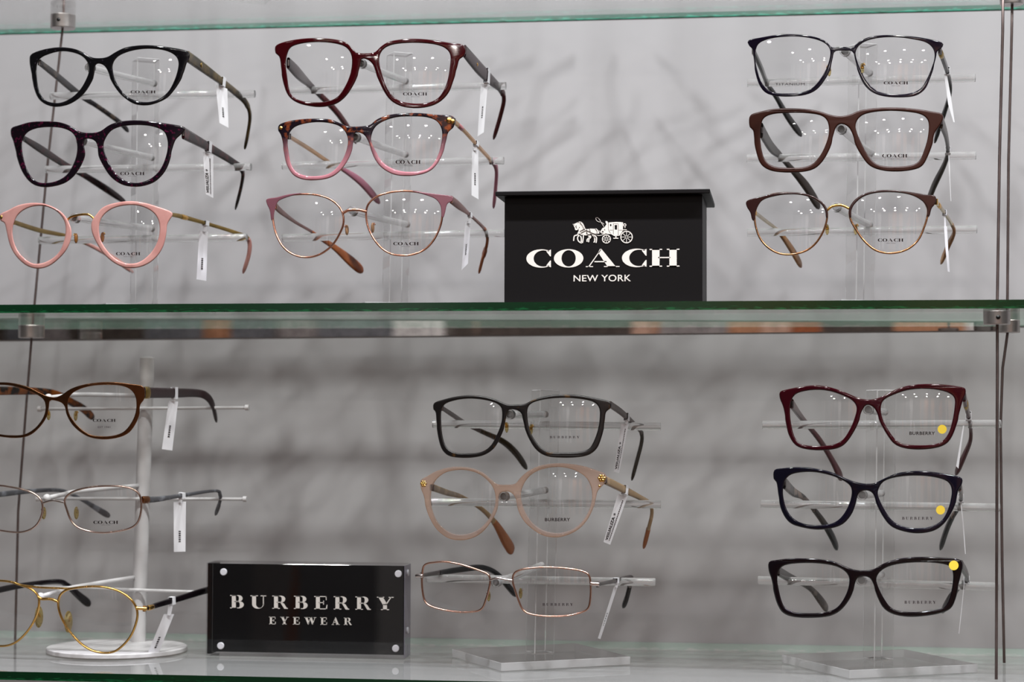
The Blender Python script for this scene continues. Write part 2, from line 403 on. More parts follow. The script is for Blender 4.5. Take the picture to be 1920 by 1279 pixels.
# ------------------------------------------------------------------ shelves
def shelf(z, label, emat, bmat, th=GT, gl='shelf', x0=-.62, x1=.72):
    mb = MB(); mb.box((x0, 0, z-th), (x1, DEP, z))
    me_o = mb.build('glass_shelf', [M[gl], emat, bmat], None, smooth=False)
    for p in me_o.data.polygons:
        if abs(p.normal.z) < .5: p.material_index = 2 if p.normal.y > .5 else 1
    tag(me_o, label, 'shelf', 'glass shelves')
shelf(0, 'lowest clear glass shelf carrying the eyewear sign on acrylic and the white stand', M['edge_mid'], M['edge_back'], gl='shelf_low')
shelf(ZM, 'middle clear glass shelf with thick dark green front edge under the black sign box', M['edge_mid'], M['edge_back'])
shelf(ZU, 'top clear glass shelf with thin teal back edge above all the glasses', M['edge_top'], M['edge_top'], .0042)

# ------------------------------------------------------------------ cables with clamps
def cable(pts, clamps, label):
    pw = [P(*p) for p in pts]; root = empty('steel_cable', pw[-1], label, 'cable', 'shelf suspension cables')
    mb = MB(); mb.tube(pw, .0011, 8); mb.build('cable', M['cable'], root)
    for (px, py, Y, hw, hh, hole) in clamps:
        c = P(px, py, Y); k = mpp(c); R = hw*k; h = hh*k
        mb = MB(); mb.tube([c-np.array([0, 0, h]), c+np.array([0, 0, h])], R, 32)
        o = mb.build('cable_clamp', M['steel'], root, bevel=.0006, sharp=.6)
        if hole:
            mb = MB(); mb.tube([c+np.array([0, -R-.0002, 0]), c+np.array([0, -R+.004, 0])], .0016, 14); mb.build('set_screw', M['hole'], o)
cable([(121, -60, .2), (119, 40, .2), (90, 300, .2), (62, 600, .2), (50, 750, .2), (34, 960, .2), (27, 1262, .2)],
      [(118, 41, .2, 23, 13, True), (59, 622, .2, 24, 12, False)], 'thin steel cable with two clamps at the left end of the shelves')
cable([(1881, -60, .055), (1880, 60, .055), (1874, 300, .055), (1870, 560, .055), (1870, 700, .055), (1869, 1000, .055), (1868, 1274, .055)],
      [(1869, 596, .055, 25, 13, True)], 'front steel cable at the right, left one of the pair, with a big round clamp')
cable([(1899, -60, .17), (1897, 60, .17), (1891, 300, .17), (1889, 560, .17), (1889, 626, .17), (1880, 690, .17), (1876, 800, .17), (1879, 1050, .17), (1883, 1243, .17)],
      [(1897, -3, .17, 22, 12, False), (1892, 612, .17, 20, 12, False)], 'rear steel cable at the right, right one of the pair, slightly bent')

# ------------------------------------------------------------------ signs
def plane_fn(x0, x1, ytop_l, ybot_l, ytop_r, ybot_r, Y, t=.0003):
    def f(u, v, w):
        x = x0+(x1-x0)*u; yt = ytop_l+(ytop_r-ytop_l)*u; yb = ybot_l+(ybot_r-ybot_l)*u
        p = P(x, yb+(yt-yb)*v, Y); p[1] -= t*(1+w)/2; return p
    return f
YS = .03
a = P(946, 369, YS); bb = P(1317, 365, YS)
x0, x1, zt = a[0], bb[0], (a[2]+bb[2])/2
root = empty('sign_box', ((x0+x1)/2, YS+.045, ZM), 'black rectangular sign box with white horse carriage emblem standing on the middle shelf', 'sign')
mb = MB(); mb.box((x0, YS, ZM), (x1, YS+.08, zt)); mb.build('box_body', M['signblack'], root, smooth=False, bevel=.0006)
mb = MB(); mb.box((x0-.0058, YS-.008, zt), (x1+.0058, YS+.092, zt+.0032)); mb.build('lid', M['signblack'], root, smooth=False, bevel=.0005)
sh, wd = serif_word('COACH', .14, True)
link_mesh('lettering', word_mesh(sh, wd, plane_fn(987, 1274, 468.5, 501.5, 466.5, 500, YS)), M['white'], root, False)
link_mesh('lettering', sans_mesh('NEW YORK', plane_fn(1075.5, 1183, 516, 528, 515, 527.5, YS), 1.05, .008), M['white'], root, False)
# emblem
def em(p): return P(1060+p[0]/13.714, 395+p[1]/13.714, YS)
def em_mesh(loops, t):
    me = fill2d([[(x/100, -y/100) for x, y in lp] for lp in loops], .05)
    for v in me.vertices:
        q = em((v.co.x*100, -v.co.y*100)); q[1] -= t*(1 if v.co.z > 0 else 0)+.00005; v.co = Vector([float(i) for i in q])
    return me
def stroke(pts, w):
    pts = [np.array(p, float) for p in catmull(pts, 5, False)]; L = []; R_ = []
    for i, p in enumerate(pts):
        t = pts[min(i+1, len(pts)-1)]-pts[max(i-1, 0)]; t /= np.linalg.norm(t)+1e-9; n = np.array([-t[1], t[0]])*w/2
        L.append(tuple(p+n)); R_.append(tuple(p-n))
    return [L+R_[::-1]]
def ring(cx, cy_, ro, ri): return [arc(cx, cy_, ro, ro, 0, 350, 35), arc(cx, cy_, ri, ri, 0, 350, 35)]
E = []
for cx, cy_, ro, ri, h in ((1057, 732, 114, 93, 24), (1575, 680, 160, 136, 28)):
    E.append(ring(cx, cy_, ro, ri)); E.append([arc(cx, cy_, h, h, 0, 345, 23)])
    for k in range(4):
        a_ = math.pi*k/4; E.append(stroke([(cx-ri*math.cos(a_), cy_-ri*math.sin(a_)), (cx, cy_), (cx+ri*math.cos(a_), cy_+ri*math.sin(a_))], 13))
E.append([[(1112, 308), (1200, 298), (1300, 292), (1400, 294), (1485, 305), (1482, 490), (1470, 530), (1425, 600), (1395, 645), (1260, 655), (1185, 612), (1135, 530), (1112, 480)],
          [(1268, 372), (1332, 372), (1330, 492), (1270, 492)], [(1140, 500), (1222, 500), (1222, 512), (1140, 512)], [(1372, 500), (1470, 500), (1468, 512), (1372, 512)],
          [(1230, 335), (1365, 335), (1365, 345), (1242, 345), (1242, 620), (1230, 614)], [(1355, 352), (1367, 352), (1367, 636), (1355, 636)], arc(1168, 375, 20, 30, 0, 340, 17)])
E.append([[(1035, 268), (1082, 276), (1100, 312), (1102, 480), (1125, 545), (1180, 606), (960, 592), (905, 530), (955, 452), (1012, 428), (1058, 350), (1038, 312)],
          [(940, 530), (975, 520), (985, 560), (950, 570)], [(1000, 470), (1024, 480), (1020, 530), (1004, 500)]])
E += [stroke([(780, 190), (830, 182), (885, 235), (915, 295)], 11), stroke([(780, 190), (800, 245), (850, 285), (915, 295)], 11), stroke([(905, 285), (950, 350), (995, 420)], 11), stroke([(915, 295), (960, 320), (1000, 352)], 10)]
E += [ring(1528, 370, 40, 20), stroke([(1530, 400), (1540, 430), (1525, 445)], 16), [[(1235, 700), (1365, 700), (1365, 724), (1235, 724)]], [[(1285, 655), (1320, 655), (1312, 705), (1290, 705)]], stroke([(1480, 500), (1530, 492), (1580, 494)], 18)]
E += [stroke([(770, 615), (850, 640), (930, 632), (1010, 600), (1060, 590)], 15), stroke([(870, 515), (910, 560), (950, 592)], 14)]
E.append([[(360, 312), (430, 322), (470, 390), (505, 462), (545, 480), (640, 465), (740, 468), (800, 462), (850, 510), (878, 585), (790, 606), (700, 602), (600, 622), (540, 640), (480, 632), (440, 620), (375, 640), (308, 590), (345, 525), (335, 450), (318, 500), (292, 505), (255, 500), (238, 430), (200, 360), (245, 335), (300, 312)],
          [(262, 400), (290, 372), (285, 430), (300, 440), (290, 465), (268, 440)], arc(365, 435, 10, 16, 0, 340, 12)])
E += [stroke([(345, 292), (400, 296), (450, 340), (480, 400), (508, 465)], 16), stroke([(195, 345), (240, 385)], 12), stroke([(310, 300), (330, 330)], 14)]
for pts in ([(370, 600), (310, 625), (240, 650), (222, 700), (215, 780)], [(400, 610), (325, 670), (320, 740), (355, 800), (425, 838)], [(465, 620), (462, 700), (452, 770), (440, 835)], [(390, 650), (412, 710), (408, 790), (418, 830)],
            [(610, 610), (655, 680), (610, 735), (600, 812)], [(590, 640), (625, 690), (565, 740), (560, 802)], [(700, 600), (795, 680), (802, 760), (790, 832)], [(680, 625), (748, 700), (755, 770), (735, 822)]):
    E.append(stroke(pts, 29))
eo = link_mesh('emblem', join_meshes([em_mesh(l, .0004) for l in E], 'emblem'), M['white'], root, False)
D = [stroke([(375, 535), (440, 500), (505, 478)], 10), stroke([(400, 580), (460, 545), (520, 520)], 10), stroke([(520, 510), (600, 530), (700, 580), (790, 603), (900, 600)], 11), stroke([(545, 490), (560, 520), (545, 600)], 9), stroke([(620, 470), (640, 520), (625, 540)], 9),
     stroke([(770, 465), (815, 520), (812, 600)], 9), stroke([(380, 320), (430, 370), (470, 450), (500, 490)], 8), stroke([(545, 560), (600, 620), (660, 600)], 9), stroke([(650, 580), (700, 650), (750, 690)], 9)]
link_mesh('emblem_lines', join_meshes([em_mesh(l, .0007) for l in D], 'emblem_lines'), M['signblack'], eo, False)

# burberry sign
YB = .118; HB = .0
a = P(386, 1057, YB); bb = P(771, 1057, YB)
x0, x1 = P(392, 1057, YB)[0], P(757, 1059, YB)[0]
zt = P(580, 1057.5, YB)[2]; xa, xb = P(386, 1150, YB)[0], P(758, 1150, YB)[0]
root = empty('acrylic_sign', ((xa+xb)/2, YB+.01, 0), 'clear acrylic block sign with black panel and white serif lettering standing on the lowest shelf', 'sign')
mb = MB(); mb.box((xa, YB, 0.0004), (xb, YB+.026, zt)); mb.build('acrylic_block', M['acrylic_block'], root, smooth=False, bevel=.0008)
mb = MB(); mb.box((xa+.0052, YB+.0015, .0035), (xb-.0004, YB+.003, zt-.0008)); mb.build('black_panel', M['panelblack'], root, smooth=False)
mb = MB(); mb.box((xa+.0001, YB+.004, .0014), (xa+.004, YB+.0255, zt-.0008)); mb.build('dark_backing', M['panelblack'], root, smooth=False)
M['sideacrylic'] = plastic('acrylic_side', (150, 146, 162), .12, trans=.35)
mb = MB(); mb.box((xb-.0003, YB+.0008, .001), (xb+.0002, YB+.0255, zt-.0006)); mb.build('polished_side', M['sideacrylic'], root, smooth=False)
for px, py in ((419.5, 1072.5), (747, 1076), (414, 1211), (742, 1216)):
    c = P(px, py, YB); mb = MB(); mb.tube([c+np.array([0, -.0012, 0]), c+np.array([0, .001, 0])], .0028, 24); mb.build('stud', M['magnet'], root, bevel=.0004, sharp=.6)
for px, py in ((766, 1074), (762, 1182)):
    c = P(px, py, YB+.012); mb = MB(); mb.tube([np.array([xb-.001, YB+.012, c[2]]), np.array([xb+.0012, YB+.012, c[2]])], .0026, 20); mb.build('stud', M['magnet'], root, sharp=.6)
sh, wd = serif_word('BURBERRY', .42)
link_mesh('lettering', word_mesh(sh, wd, plane_fn(432, 738, 1116, 1140.5, 1119.5, 1144, YB+.0012, .0008)), M['white'], root, False)
sh, wd = serif_word('EYEWEAR', .62)
link_mesh('lettering', word_mesh(sh, wd, plane_fn(505, 660, 1156.5, 1170.5, 1158.5, 1172, YB+.0012, .0008)), M['white'], root, False)

# ------------------------------------------------------------------ display stands
def acrylic_stand(cx, cyy, zb, ang, half, post, ztop, rods, arms, label, bh=.007, lean=0.0):
    root = empty('acrylic_display_stand', (cx, cyy, zb), label, 'stand', 'clear acrylic three tier eyewear stands')
    def R2(x, y, z): return (cx+x*math.cos(ang)-y*math.sin(ang)+lean*(z-zb), cyy+x*math.sin(ang)+y*math.cos(ang), z)
    def bx(hx, hy, z0, z1, name, mm, bev=.0004):
        c4 = [(-hx, -hy), (hx, -hy), (hx, hy), (-hx, hy)]
        mb = MB(); mb.prism([R2(x, y, z0) for x, y in c4], [R2(x, y, z1) for x, y in c4]); ob_ = mb.build(name, mm, root, smooth=False, bevel=bev)
        if name == 'post': ob_.modifiers['bevel'].material = 2; ob_.modifiers['bevel'].segments = 1
        if isinstance(mm, list):
            for p in ob_.data.polygons:
                if abs(p.normal.z) < .5: p.material_index = 1
    bx(half[0], half[1], zb+.0006, zb+bh, 'base_plate', [M['acrylic_post'], M['base_edge']])
    bx(post, post, zb+bh, ztop, 'post', [M['acrylic_post'], M['acrylic_post'], M['base_edge']], .0007)
    yr = cyy-post*1.42-.0032
    for (xl, yl), (xr, yrr) in rods:
        a, b_ = P(xl, yl, yr), P(xr, yrr, yr); mb = MB(); mb.tube([a, b_], .0031, 20); ro = mb.build('temple_rod', M['rod'], root, bevel=.0003, sharp=.6)
        zc = a+(b_-a)*((cx+lean*.1-a[0])/(b_[0]-a[0]))
        mb = MB()
        for dx in (-.006, .006): mb.tube([zc+np.array([dx-.0012, 0, 0]), zc+np.array([dx+.0012, 0, 0])], .0042, 18)
        mb.build('collar', M['acrylic_post'], root, sharp=.6)
    for (px, py), Yn, (qx, qy) in arms:
        a = P(px, py, Yn); b_ = P(qx, qy, yr+.002); mb = MB()
        mb.tube([a, a*.5+b_*.5+np.array([0, 0, -.0004]), b_], .0027, 16); mb.tube([a+(a-b_)/np.linalg.norm(b_-a)*.0012, a+(b_-a)/np.linalg.norm(b_-a)*.003], .0038, 20)
        mb.build('nose_arm', M['rod'], root, sharp=.6)
    return root
def zpt(px, py, Y): return P(px, py, Y)[2]
Y0 = .052
yc = .155
# lower stands: base corners seen on the lowest shelf
def base_from(L, F, R_, B, z):
    c = [PZ(*p, z) for p in (L, F, R_, B)]
    cen = sum(c)/4; e1 = c[1]-c[0]; e2 = c[2]-c[1]
    ang = math.atan2((c[1]-c[0]+c[2]-c[3])[1], (c[1]-c[0]+c[2]-c[3])[0])
    return cen, ang, (np.linalg.norm(c[1]-c[0])+np.linalg.norm(c[2]-c[3]))/4, (np.linalg.norm(c[2]-c[1])+np.linalg.norm(c[3]-c[0]))/4
cenM, angM, hxM, hyM = base_from((859, 1220), (951, 1246), (1163, 1228), (1060, 1203), .007)
cenR, angR, hxR, hyR = base_from((1484, 1231), (1615, 1261), (1805, 1241), (1672, 1214), .007)
print('BASES', cenM, math.degrees(angM), hxM, hyM, cenR, math.degrees(angR), hxR, hyR)
S = {}
def stand(px_b, px_t, ty, zb, cyy, ang, half, post, rods, arms, label):
    xb = P(px_b, 1225 if zb == 0 else 560, cyy)[0]; xt = P(px_t, ty, cyy)[0]; zt_ = zpt(px_t, ty, cyy)
    return acrylic_stand(xb, cyy, zb, ang, half, post, zt_, rods, arms, label, lean=(xt-xb)/(zt_-zb))
yn = Y0+.004
stand(270, 274, 112, ZM, yc, angM, (.04, .04), .0095, [((94, 180), (478, 176)), ((86, 318), (471, 313)), ((73, 451), (463, 445))],
      [((168, 127), yn, (290, 157)), ((152, 264), yn, (286, 296)), ((140, 409), yn, (286, 429))], 'clear acrylic stand on the middle shelf at far left, holding the pink round pair lowest')
stand(741, 750, 101, ZM, yc, angM, (.04, .04), .0085, [((541, 170), (949, 161)), ((529, 311), (945, 301)), ((529, 446), (946, 437))],
      [((677, 119), yn, (761, 152)), ((666, 257), yn, (761, 290)), ((660, 396), yn, (764, 421))], 'clear acrylic stand on the middle shelf just left of the black sign box')
stand(1612, 1618, 84, ZM, yc, angR, (.04, .04), .0085, [((1401, 156), (1829, 146)), ((1400, 297), (1830, 292)), ((1401, 436), (1832, 430))],
      [((1584, 96), yn, (1631, 137)), ((1577, 242), yn, (1634, 288)), ((1567, 388), yn, (1631, 422))], 'clear acrylic stand on the middle shelf right of the black sign box')
stand(1012, 1023, 731, 0, cenM[1], angM, (hxM, hyM), .0085, [((811, 795), (1239, 800)), ((809, 941), (1239, 946)), ((799, 1084), (1229, 1092))],
      [((955, 777), yn, (1023, 777)), ((944, 931), yn, (1023, 919)), ((930, 1092), yn, (1016, 1060))], 'clear acrylic stand with thick square base on the lowest shelf beside the acrylic sign')
stand(1646, 1652, 731, 0, cenR[1], angR, (hxR, hyR), .0085, [((1429, 797), (1877, 795)), ((1426, 945), (1875, 952)), ((1421, 1088), (1872, 1100))],
      [((1628, 768), yn, (1659, 773)), ((1616, 928), yn, (1653, 925)), ((1615, 1088), yn, (1653, 1077))], 'clear acrylic stand with thick square base on the lowest shelf at far right')
for px, lb in ((420, 'above the left end glasses'), (1085, 'above the black sign box'), (1640, 'above the right end glasses')):
    xx = P(px, 20, .14)[0]
    acrylic_stand(xx, .14, ZU, angR, (.045, .045), .0085, ZU+.25, [], [], 'clear acrylic stand base seen through the top glass shelf %s' % lb)
# white metal stand
yp = .165
pb = P(259, 1203, yp); pt = P(276, 672, yp)
root = empty('white_display_stand', (pb[0], yp, 0), 'white metal pole stand with round base and three arms on the lowest shelf', 'stand')
bl, br = PZ(87, 1213, .004), PZ(352, 1213, .004)
cb = (bl+br)/2; R_ = (br[0]-bl[0])/2
mb = MB(); mb.tube([(cb[0], cb[1], .0004), (cb[0], cb[1], .0045)], R_, 72); mb.build('round_base', M['whitemetal'], root, bevel=.0008, sharp=.6)
pb = np.array([PZ(259, 1203, .0045)[0], PZ(259, 1203, .0045)[1], .004]); yp = pb[1]; pt = P(276, 672, yp)
mb = MB(); mb.tube([pb, pt], .0060, 32); mb.ball(pt, .0059, sc_=(1, 1, .25)); mb.build('pole', M['whitemetal'], root, sharp=.7)
for a, b_ in (((78, 767), (460, 764.5)), ((75, 935), (456, 936)), ((62, 1100), (455, 1113))):
    p, q = P(*a, yp-.008), P(*b_, yp-.008); mb = MB(); mb.tube([p, q], .0013, 12); mb.build('temple_rod', M['whitemetal'], root)
    for e_, g_ in ((q, 1), (p, -1)):
        mb = MB(); mb.tube([e_, e_+g_*(q-p)/np.linalg.norm(q-p)*.003], .0024, 14); mb.build('rod_cap', M['whitemetal'], root, sharp=.6)
for mid, a in ([(255, 742), (91, 746)], [(260, 911), (88, 934)], [(252, 1083), (76, 1119)]):
    p = P(*mid, yp-.004); q = P(*a, .072); k = [p, p*.35+q*.65+np.array([0, 0, .002]), q*.85+p*.15+np.array([0, 0, .001]), q]
    mb = MB(); mb.tube(catmull(k, 6, False), .0018, 12); ao = mb.build('nose_arm', M['whitemetal'], root)
    mb = MB(); mb.ball(q, .0032); mb.build('arm_tip', M['whitemetal'], ao)

# ------------------------------------------------------------------ eyeglasses
ZR = {1: (0, 0, 3.84), 2: (0, 200, 3.84), 3: (480, 40, 3.84), 4: (480, 200, 3.84), 5: (1360, 20, 1920/560), 6: (1360, 200, 1920/560),
      7: (0, 660, 3.84), 8: (0, 946, 3.84), 9: (760, 700, 3.84), 10: (760, 946, 3.84), 11: (1380, 680, 1918/540), 12: (1380, 919, 1918/540)}
def pp(s):  # "x,y x,y ..." -> points
    return [tuple(float(a) for a in t.split(',')) for t in s.split()]
def make_glasses(z, label, cat_group, fm, tm, outline=None, holes=(), rims=(), rim_r=.0008, plates=(), pm=None, tubes=(), tubem=None,
                 L=None, R=None, tipm=None, tipL=99, tipR=99, sx=-.15, tz=0.0, y0=Y0, depth=.0052, pads=(), padm=None, padr=.0032, logos=(),
                 extras=(), tagq=None, bev=.0011, tthick=.0014, tm2=None, tagmarks=0, dots=(), gain=7.0):
    ox, oy, s = ZR[z]
    def px(p): return ox+p[0]/s, oy+p[1]/s
    pts_all = pp(outline) if outline else [q for r_ in rims for q in pp(r_)]
    if not outline:
        for pl in plates: pts_all += pp(pl[0]) if isinstance(pl, tuple) else pp(pl)
    cxp = (min(p[0] for p in pts_all)+max(p[0] for p in pts_all))/2; cyp = (min(p[1] for p in pts_all)+max(p[1] for p in pts_all))/2
    c0 = P(*px((cxp, cyp)), y0); X0, Z0 = c0[0], c0[2]
    ppm = 1/mpp(c0)*s     # zoom units per metre
    def surfY(x, zz): return y0+sx*(x-X0)+tz*(zz-Z0)+1.25*(x-X0)**2
    def SF(p, off=0.0):
        q = px(p); Y = y0
        for _ in range(4):
            w_ = P(*q, Y); Y = surfY(w_[0], w_[2])+off
        return P(*q, Y)
    root = empty('eyeglasses', (X0, y0, min(SF(p)[2] for p in pts_all)), label, 'eyeglasses', cat_group)
    def plate(loops, name, mat, dep, bv, off0=0.0, n=150):
        lp = [[(x/100, -y/100) for x, y in l] for l in loops]
        k = 100/ppm
        me = fill2d(lp, dep/2/k, bv/k)
        for v in me.vertices: v.co = Vector([float(i) for i in SF((v.co.x*100, -v.co.y*100), off0-v.co.z*k)])
        bm = bmesh.new(); bm.from_mesh(me); bmesh.ops.remove_doubles(bm, verts=bm.verts, dist=1e-6); bmesh.ops.recalc_face_normals(bm, faces=bm.faces); bm.to_mesh(me); bm.free()
        return me
    hl = [smooth_loop(pp(h), 96) for h in holes]
    if outline:
        ol = smooth_loop(pp(outline), 220)
        oa = np.array(ol); tn = np.roll(oa, -1, 0)-np.roll(oa, 1, 0); tn /= np.linalg.norm(tn, axis=1)[:, None]+1e-9
        ar = .5*np.sum(oa[:, 0]*np.roll(oa[:, 1], -1)-np.roll(oa[:, 0], -1)*oa[:, 1]); nn = np.stack([tn[:, 1], -tn[:, 0]], 1)*(1 if ar > 0 else -1)
        low = np.clip((oa[:, 1]-cyp)/60*2+.3, 0, 1); oa = oa+nn*(gain*(.4+.6*np.clip(nn[:, 1], 0, 1)*1.3)*low)[:, None]
        ol = [tuple(p) for p in oa]
        link_mesh('frame_front', plate([ol]+hl, 'frame_front', fm, depth, bev), fm, root, True, True)
    rl = [smooth_loop(pp(h), 110) for h in rims]
    for l in rl:
        mb = MB(); mb.tube([SF(p) for p in l], rim_r, 10, closed=True, flat=1.5); mb.build('rim', fm, root)
    if plates:
        for pl in plates:
            if isinstance(pl, tuple): loops = [smooth_loop(pp(q), 120) for q in pl]
            else: loops = [smooth_loop(pp(pl), 110)]
            link_mesh('rim' if isinstance(pl, tuple) else 'brow_plate', plate(loops, 'brow', pm or fm, depth, bev, -.0003), pm or fm, root, True, True)
    for nm, tpts, rr in tubes:
        mb = MB(); mb.tube([SF(p, -.0005) for p in catmull(pp(tpts), 6, False)], rr, 12); mb.build(nm, tubem or fm, root)
    # lenses
    lens_objs = []; lens_fn = []
    for l in (hl if hl and not rl else rl) if (hl or rl) else []:
        lens_objs.append(l)
    if plates and isinstance(plates[0], tuple): lens_objs = [smooth_loop(pp(pl[1]), 96) for pl in plates]
    made = []
    for l in lens_objs:
        A = np.array(l); ctr = A.mean(0); cw = SF(ctr); Rl = .125
        def dY(w_): return ((w_[0]-cw[0])**2+(w_[2]-cw[2])**2)/(2*Rl)
        e0 = np.mean([dY(SF(p)) for p in l])
        def LF(p, off=0.0, cw=cw, e0=e0, Rl=Rl):
            w_ = SF(p); return SF(p, ((w_[0]-cw[0])**2+(w_[2]-cw[2])**2)/(2*Rl)-e0+off)
        sgn = 1.02 if not rl else 1.0; loff = depth*.18 if not rl else 0.0
        N = 10; vs = []; fs = []; n = len(l)
        for side, off in ((0, -.0002+loff), (1, .0012+loff)):
            k0 = len(vs); vs.append(LF(ctr, off))
            for i in range(1, N+1):
                for p in A: vs.append(LF(ctr+(p-ctr)*(i/N)*sgn, off))
            for j in range(n):
                a, b_ = k0+1+j, k0+1+(j+1) % n; fs.append((k0, b_, a) if side else (k0, a, b_))
                for i in range(1, N):
                    a, b_, c_, d_ = k0+1+(i-1)*n+j, k0+1+(i-1)*n+(j+1) % n, k0+1+i*n+(j+1) % n, k0+1+i*n+j
                    fs.append((a, b_, c_, d_) if side else (a, d_, c_, b_))
        h = 1+N*n
        for j in range(n): fs.append((1+(N-1)*n+j, 1+(N-1)*n+(j+1) % n, h+1+(N-1)*n+(j+1) % n, h+1+(N-1)*n+j))
        me = mesh_from(vs, fs); bm = bmesh.new(); bm.from_mesh(me); bmesh.ops.recalc_face_normals(bm, faces=bm.faces); bm.to_mesh(me); bm.free()
        lo = link_mesh('lens', me, M['lens'], root, True); me.set_sharp_from_angle(angle=.8)
        made.append((lo, LF, ctr))
    # prints on the lenses
    for kind, li, xa_, xb_, yt, yb in logos:
        lo, LF, _ = made[li]
        def fn(u, v, w_, LF=LF): return LF((xa_+(xb_-xa_)*u, yb+(yt-yb)*v), (depth*.18 if not rl else 0)-.0006-.0001*(w_+1))
        if kind == 'COACH': sh_, wd_ = serif_word('COACH', .14, True); me = word_mesh(sh_, wd_, fn)
        elif kind == 'SERIFB': sh_, wd_ = serif_word('BURBERRY', .45); me = word_mesh(sh_, wd_, fn)
        else: me = sans_mesh(kind.replace('*', ''), fn, 1.1, .02 if '*' in kind else 0.0)
        link_mesh('logo_print', me, M['print_soft'] if kind in ('SERIFB', 'NEW YORK', 'TITANIUM', 'EST 1941') else M['print'], lo, False)
    for li, cx_, cy_, r_ in dots:
        lo, LF, _ = made[li]
        ring_ = arc(cx_, cy_, r_, r_, 0, 350, 27)
        f_ = (lambda p, o: LF(p, o)) if r_ < 50 else None
        o0 = -.0012 if label.find('corner') < 0 else -depth*.5-.0034
        mb = MB(); mb.prism([LF(p, o0) for p in ring_], [LF(p, o0-.0003) for p in ring_])
        o = mb.build('sticker', M['yellow'], root, smooth=False); o['label'] = 'round yellow sticker'
    # temples
    paths = {}
    for side, T, ti in (('L', L, tipL), ('R', R, tipR)):
        if not T: continue
        T = [tuple(float(a) for a in t.split(',')) for t in T.split()]
        hinge = SF(T[0][:2]); base = surfY(hinge[0], hinge[2])+depth*.3
        arr = catmull([(a[0], a[1], a[2], a[3]) for a in T], 6, False)
        wp = [P(*px(a[:2]), base+a[2]/1000) for a in arr]; hh = [a[3]*mpp(w_)/s for a, w_ in zip(arr, wp)]
        def sweep(i0, i1, mat, name, thick, rnd):
            mb = MB(); ns = 14; k = 0; vs = []; fs = []
            for i in range(i0, i1+1):
                t = wp[min(i+1, len(wp)-1)]-wp[max(i-1, 0)]; t /= np.linalg.norm(t)
                sd = np.cross(t, np.array([0, 0, 1.0])) if abs(t[2]) < .75 else None
                if sd is None or np.linalg.norm(sd) < .3:
                    sd = np.array([1.0, .1, 0]); sd = sd-t*(sd@t)
                sd /= np.linalg.norm(sd)
                if sd[0] < 0: sd = -sd
                v_ = np.cross(sd, t); v_ /= np.linalg.norm(v_)
                f = 1.0
                if i1 == len(wp)-1 and i > i1-4: f = [1, .93, .75, .35][4-(i1-i)-1]
                for j in range(ns):
                    w_ = 2*math.pi*j/ns; c_, s_ = math.cos(w_), math.sin(w_)
                    e = .6
                    vs.append(wp[i]+sd*thick*f*math.copysign(abs(c_)**e, c_)+v_*hh[i]*f*math.copysign(abs(s_)**e, s_))
            n_ = i1-i0+1
            for i in range(n_-1):
                for j in range(ns): fs.append((i*ns+j, i*ns+(j+1) % ns, (i+1)*ns+(j+1) % ns, (i+1)*ns+j))
            fs.append(tuple(range(ns))[::-1]); fs.append(tuple((n_-1)*ns+j for j in range(ns)))
            mb.add(vs, fs); return mb
        cut = ti*6
        end = len(wp)-1
        tmat = tm2 if (tm2 and side == 'L') else tm
        to = sweep(0, min(cut, end), tmat, 'temple', tthick, 1).build('temple', tmat, root, sharp=1.0)
        if cut < end: sweep(cut, end, tipm, 'tip', tthick*1.25, 1).build('temple_tip', tipm, to, sharp=1.0)
        paths[side] = (wp, arr, hh)
        # hinge
        mb = MB(); hp = wp[0]; mb.tube([hp-np.array([0, 0, .0022]), hp+np.array([0, 0, .0022])], .0014, 10); mb.build('hinge', tubem or M['gunmetal'], to, sharp=.6)
    for (x, y) in pads:
        a = SF((x, y), .006); sg = -1 if x < cxp else 1
        mb = MB(); mb.ball(a, padr, sc_=(.45, .7, 1.25)); po = mb.build('nose_pad', padm or M['pad'], root)
        mb = MB(); b_ = SF((x+sg*16, y-22), .001); mb.tube(catmull([b_, SF((x+sg*10, y-34), .004), SF((x+sg*2, y-14), .0065), a], 4, False), .0005, 8); mb.build('pad_arm', tubem or M['gold'], po)
    for ex in extras:
        k, x, y, r_, mt_ = ex[:5]; off = ex[5] if len(ex) > 5 else -.0025
        if k == 'ball': mb = MB(); mb.ball(SF((x, y), off), r_/ppm, sc_=(1, .6, 1)); mb.build('ornament', mt_, root)
        if k == 'knot':
            mb = MB(); c_ = SF((x, y), off); q = r_/ppm
            for an in range(0, 360, 60): mb.ball(c_+np.array([math.cos(math.radians(an))*q*.6, 0, math.sin(math.radians(an))*q*.6]), q*.42, n=6)
            mb.ball(c_, q*.45, n=6); mb.build('ornament', mt_, root)
        if k == 'badge':
            wp, arr, hh = paths['R']; i = int(np.argmin([abs(a[0]-x)+abs(a[1]-y) for a in arr])); c_ = wp[i]
            mb = MB(); mb.ball(c_+np.array([tthick*.9, 0, 0]), r_/ppm, sc_=(.35, 1, 1)); mb.build('ornament', mt_, root)
        if k == 'tb':  # ornament round the right temple at photo x
            wp, arr, hh = paths['R']; i = int(np.argmin([abs(a[0]-x)+abs(a[1]-y) for a in arr])); c_ = wp[i]
            mb = MB(); d_ = wp[min(i+1, len(wp)-1)]-wp[max(i-1, 0)]; d_ /= np.linalg.norm(d_)
            v2 = np.array([0, 0, 1.0]); v2 = v2-d_*(v2@d_); v2 /= np.linalg.norm(v2); s2 = np.cross(d_, v2); L2 = .0035
            vs = []; ks = [(-1.2, .85), (-1, 1.0), (1, 1.0), (1.2, .85)]
            for q, f in ks:
                for j_ in range(16):
                    a_ = 2*math.pi*j_/16; vs.append(c_+d_*L2*q+s2*(tthick+.0005)*f*math.cos(a_)+v2*(hh[i]*1.06+.0002)*f*math.sin(a_))
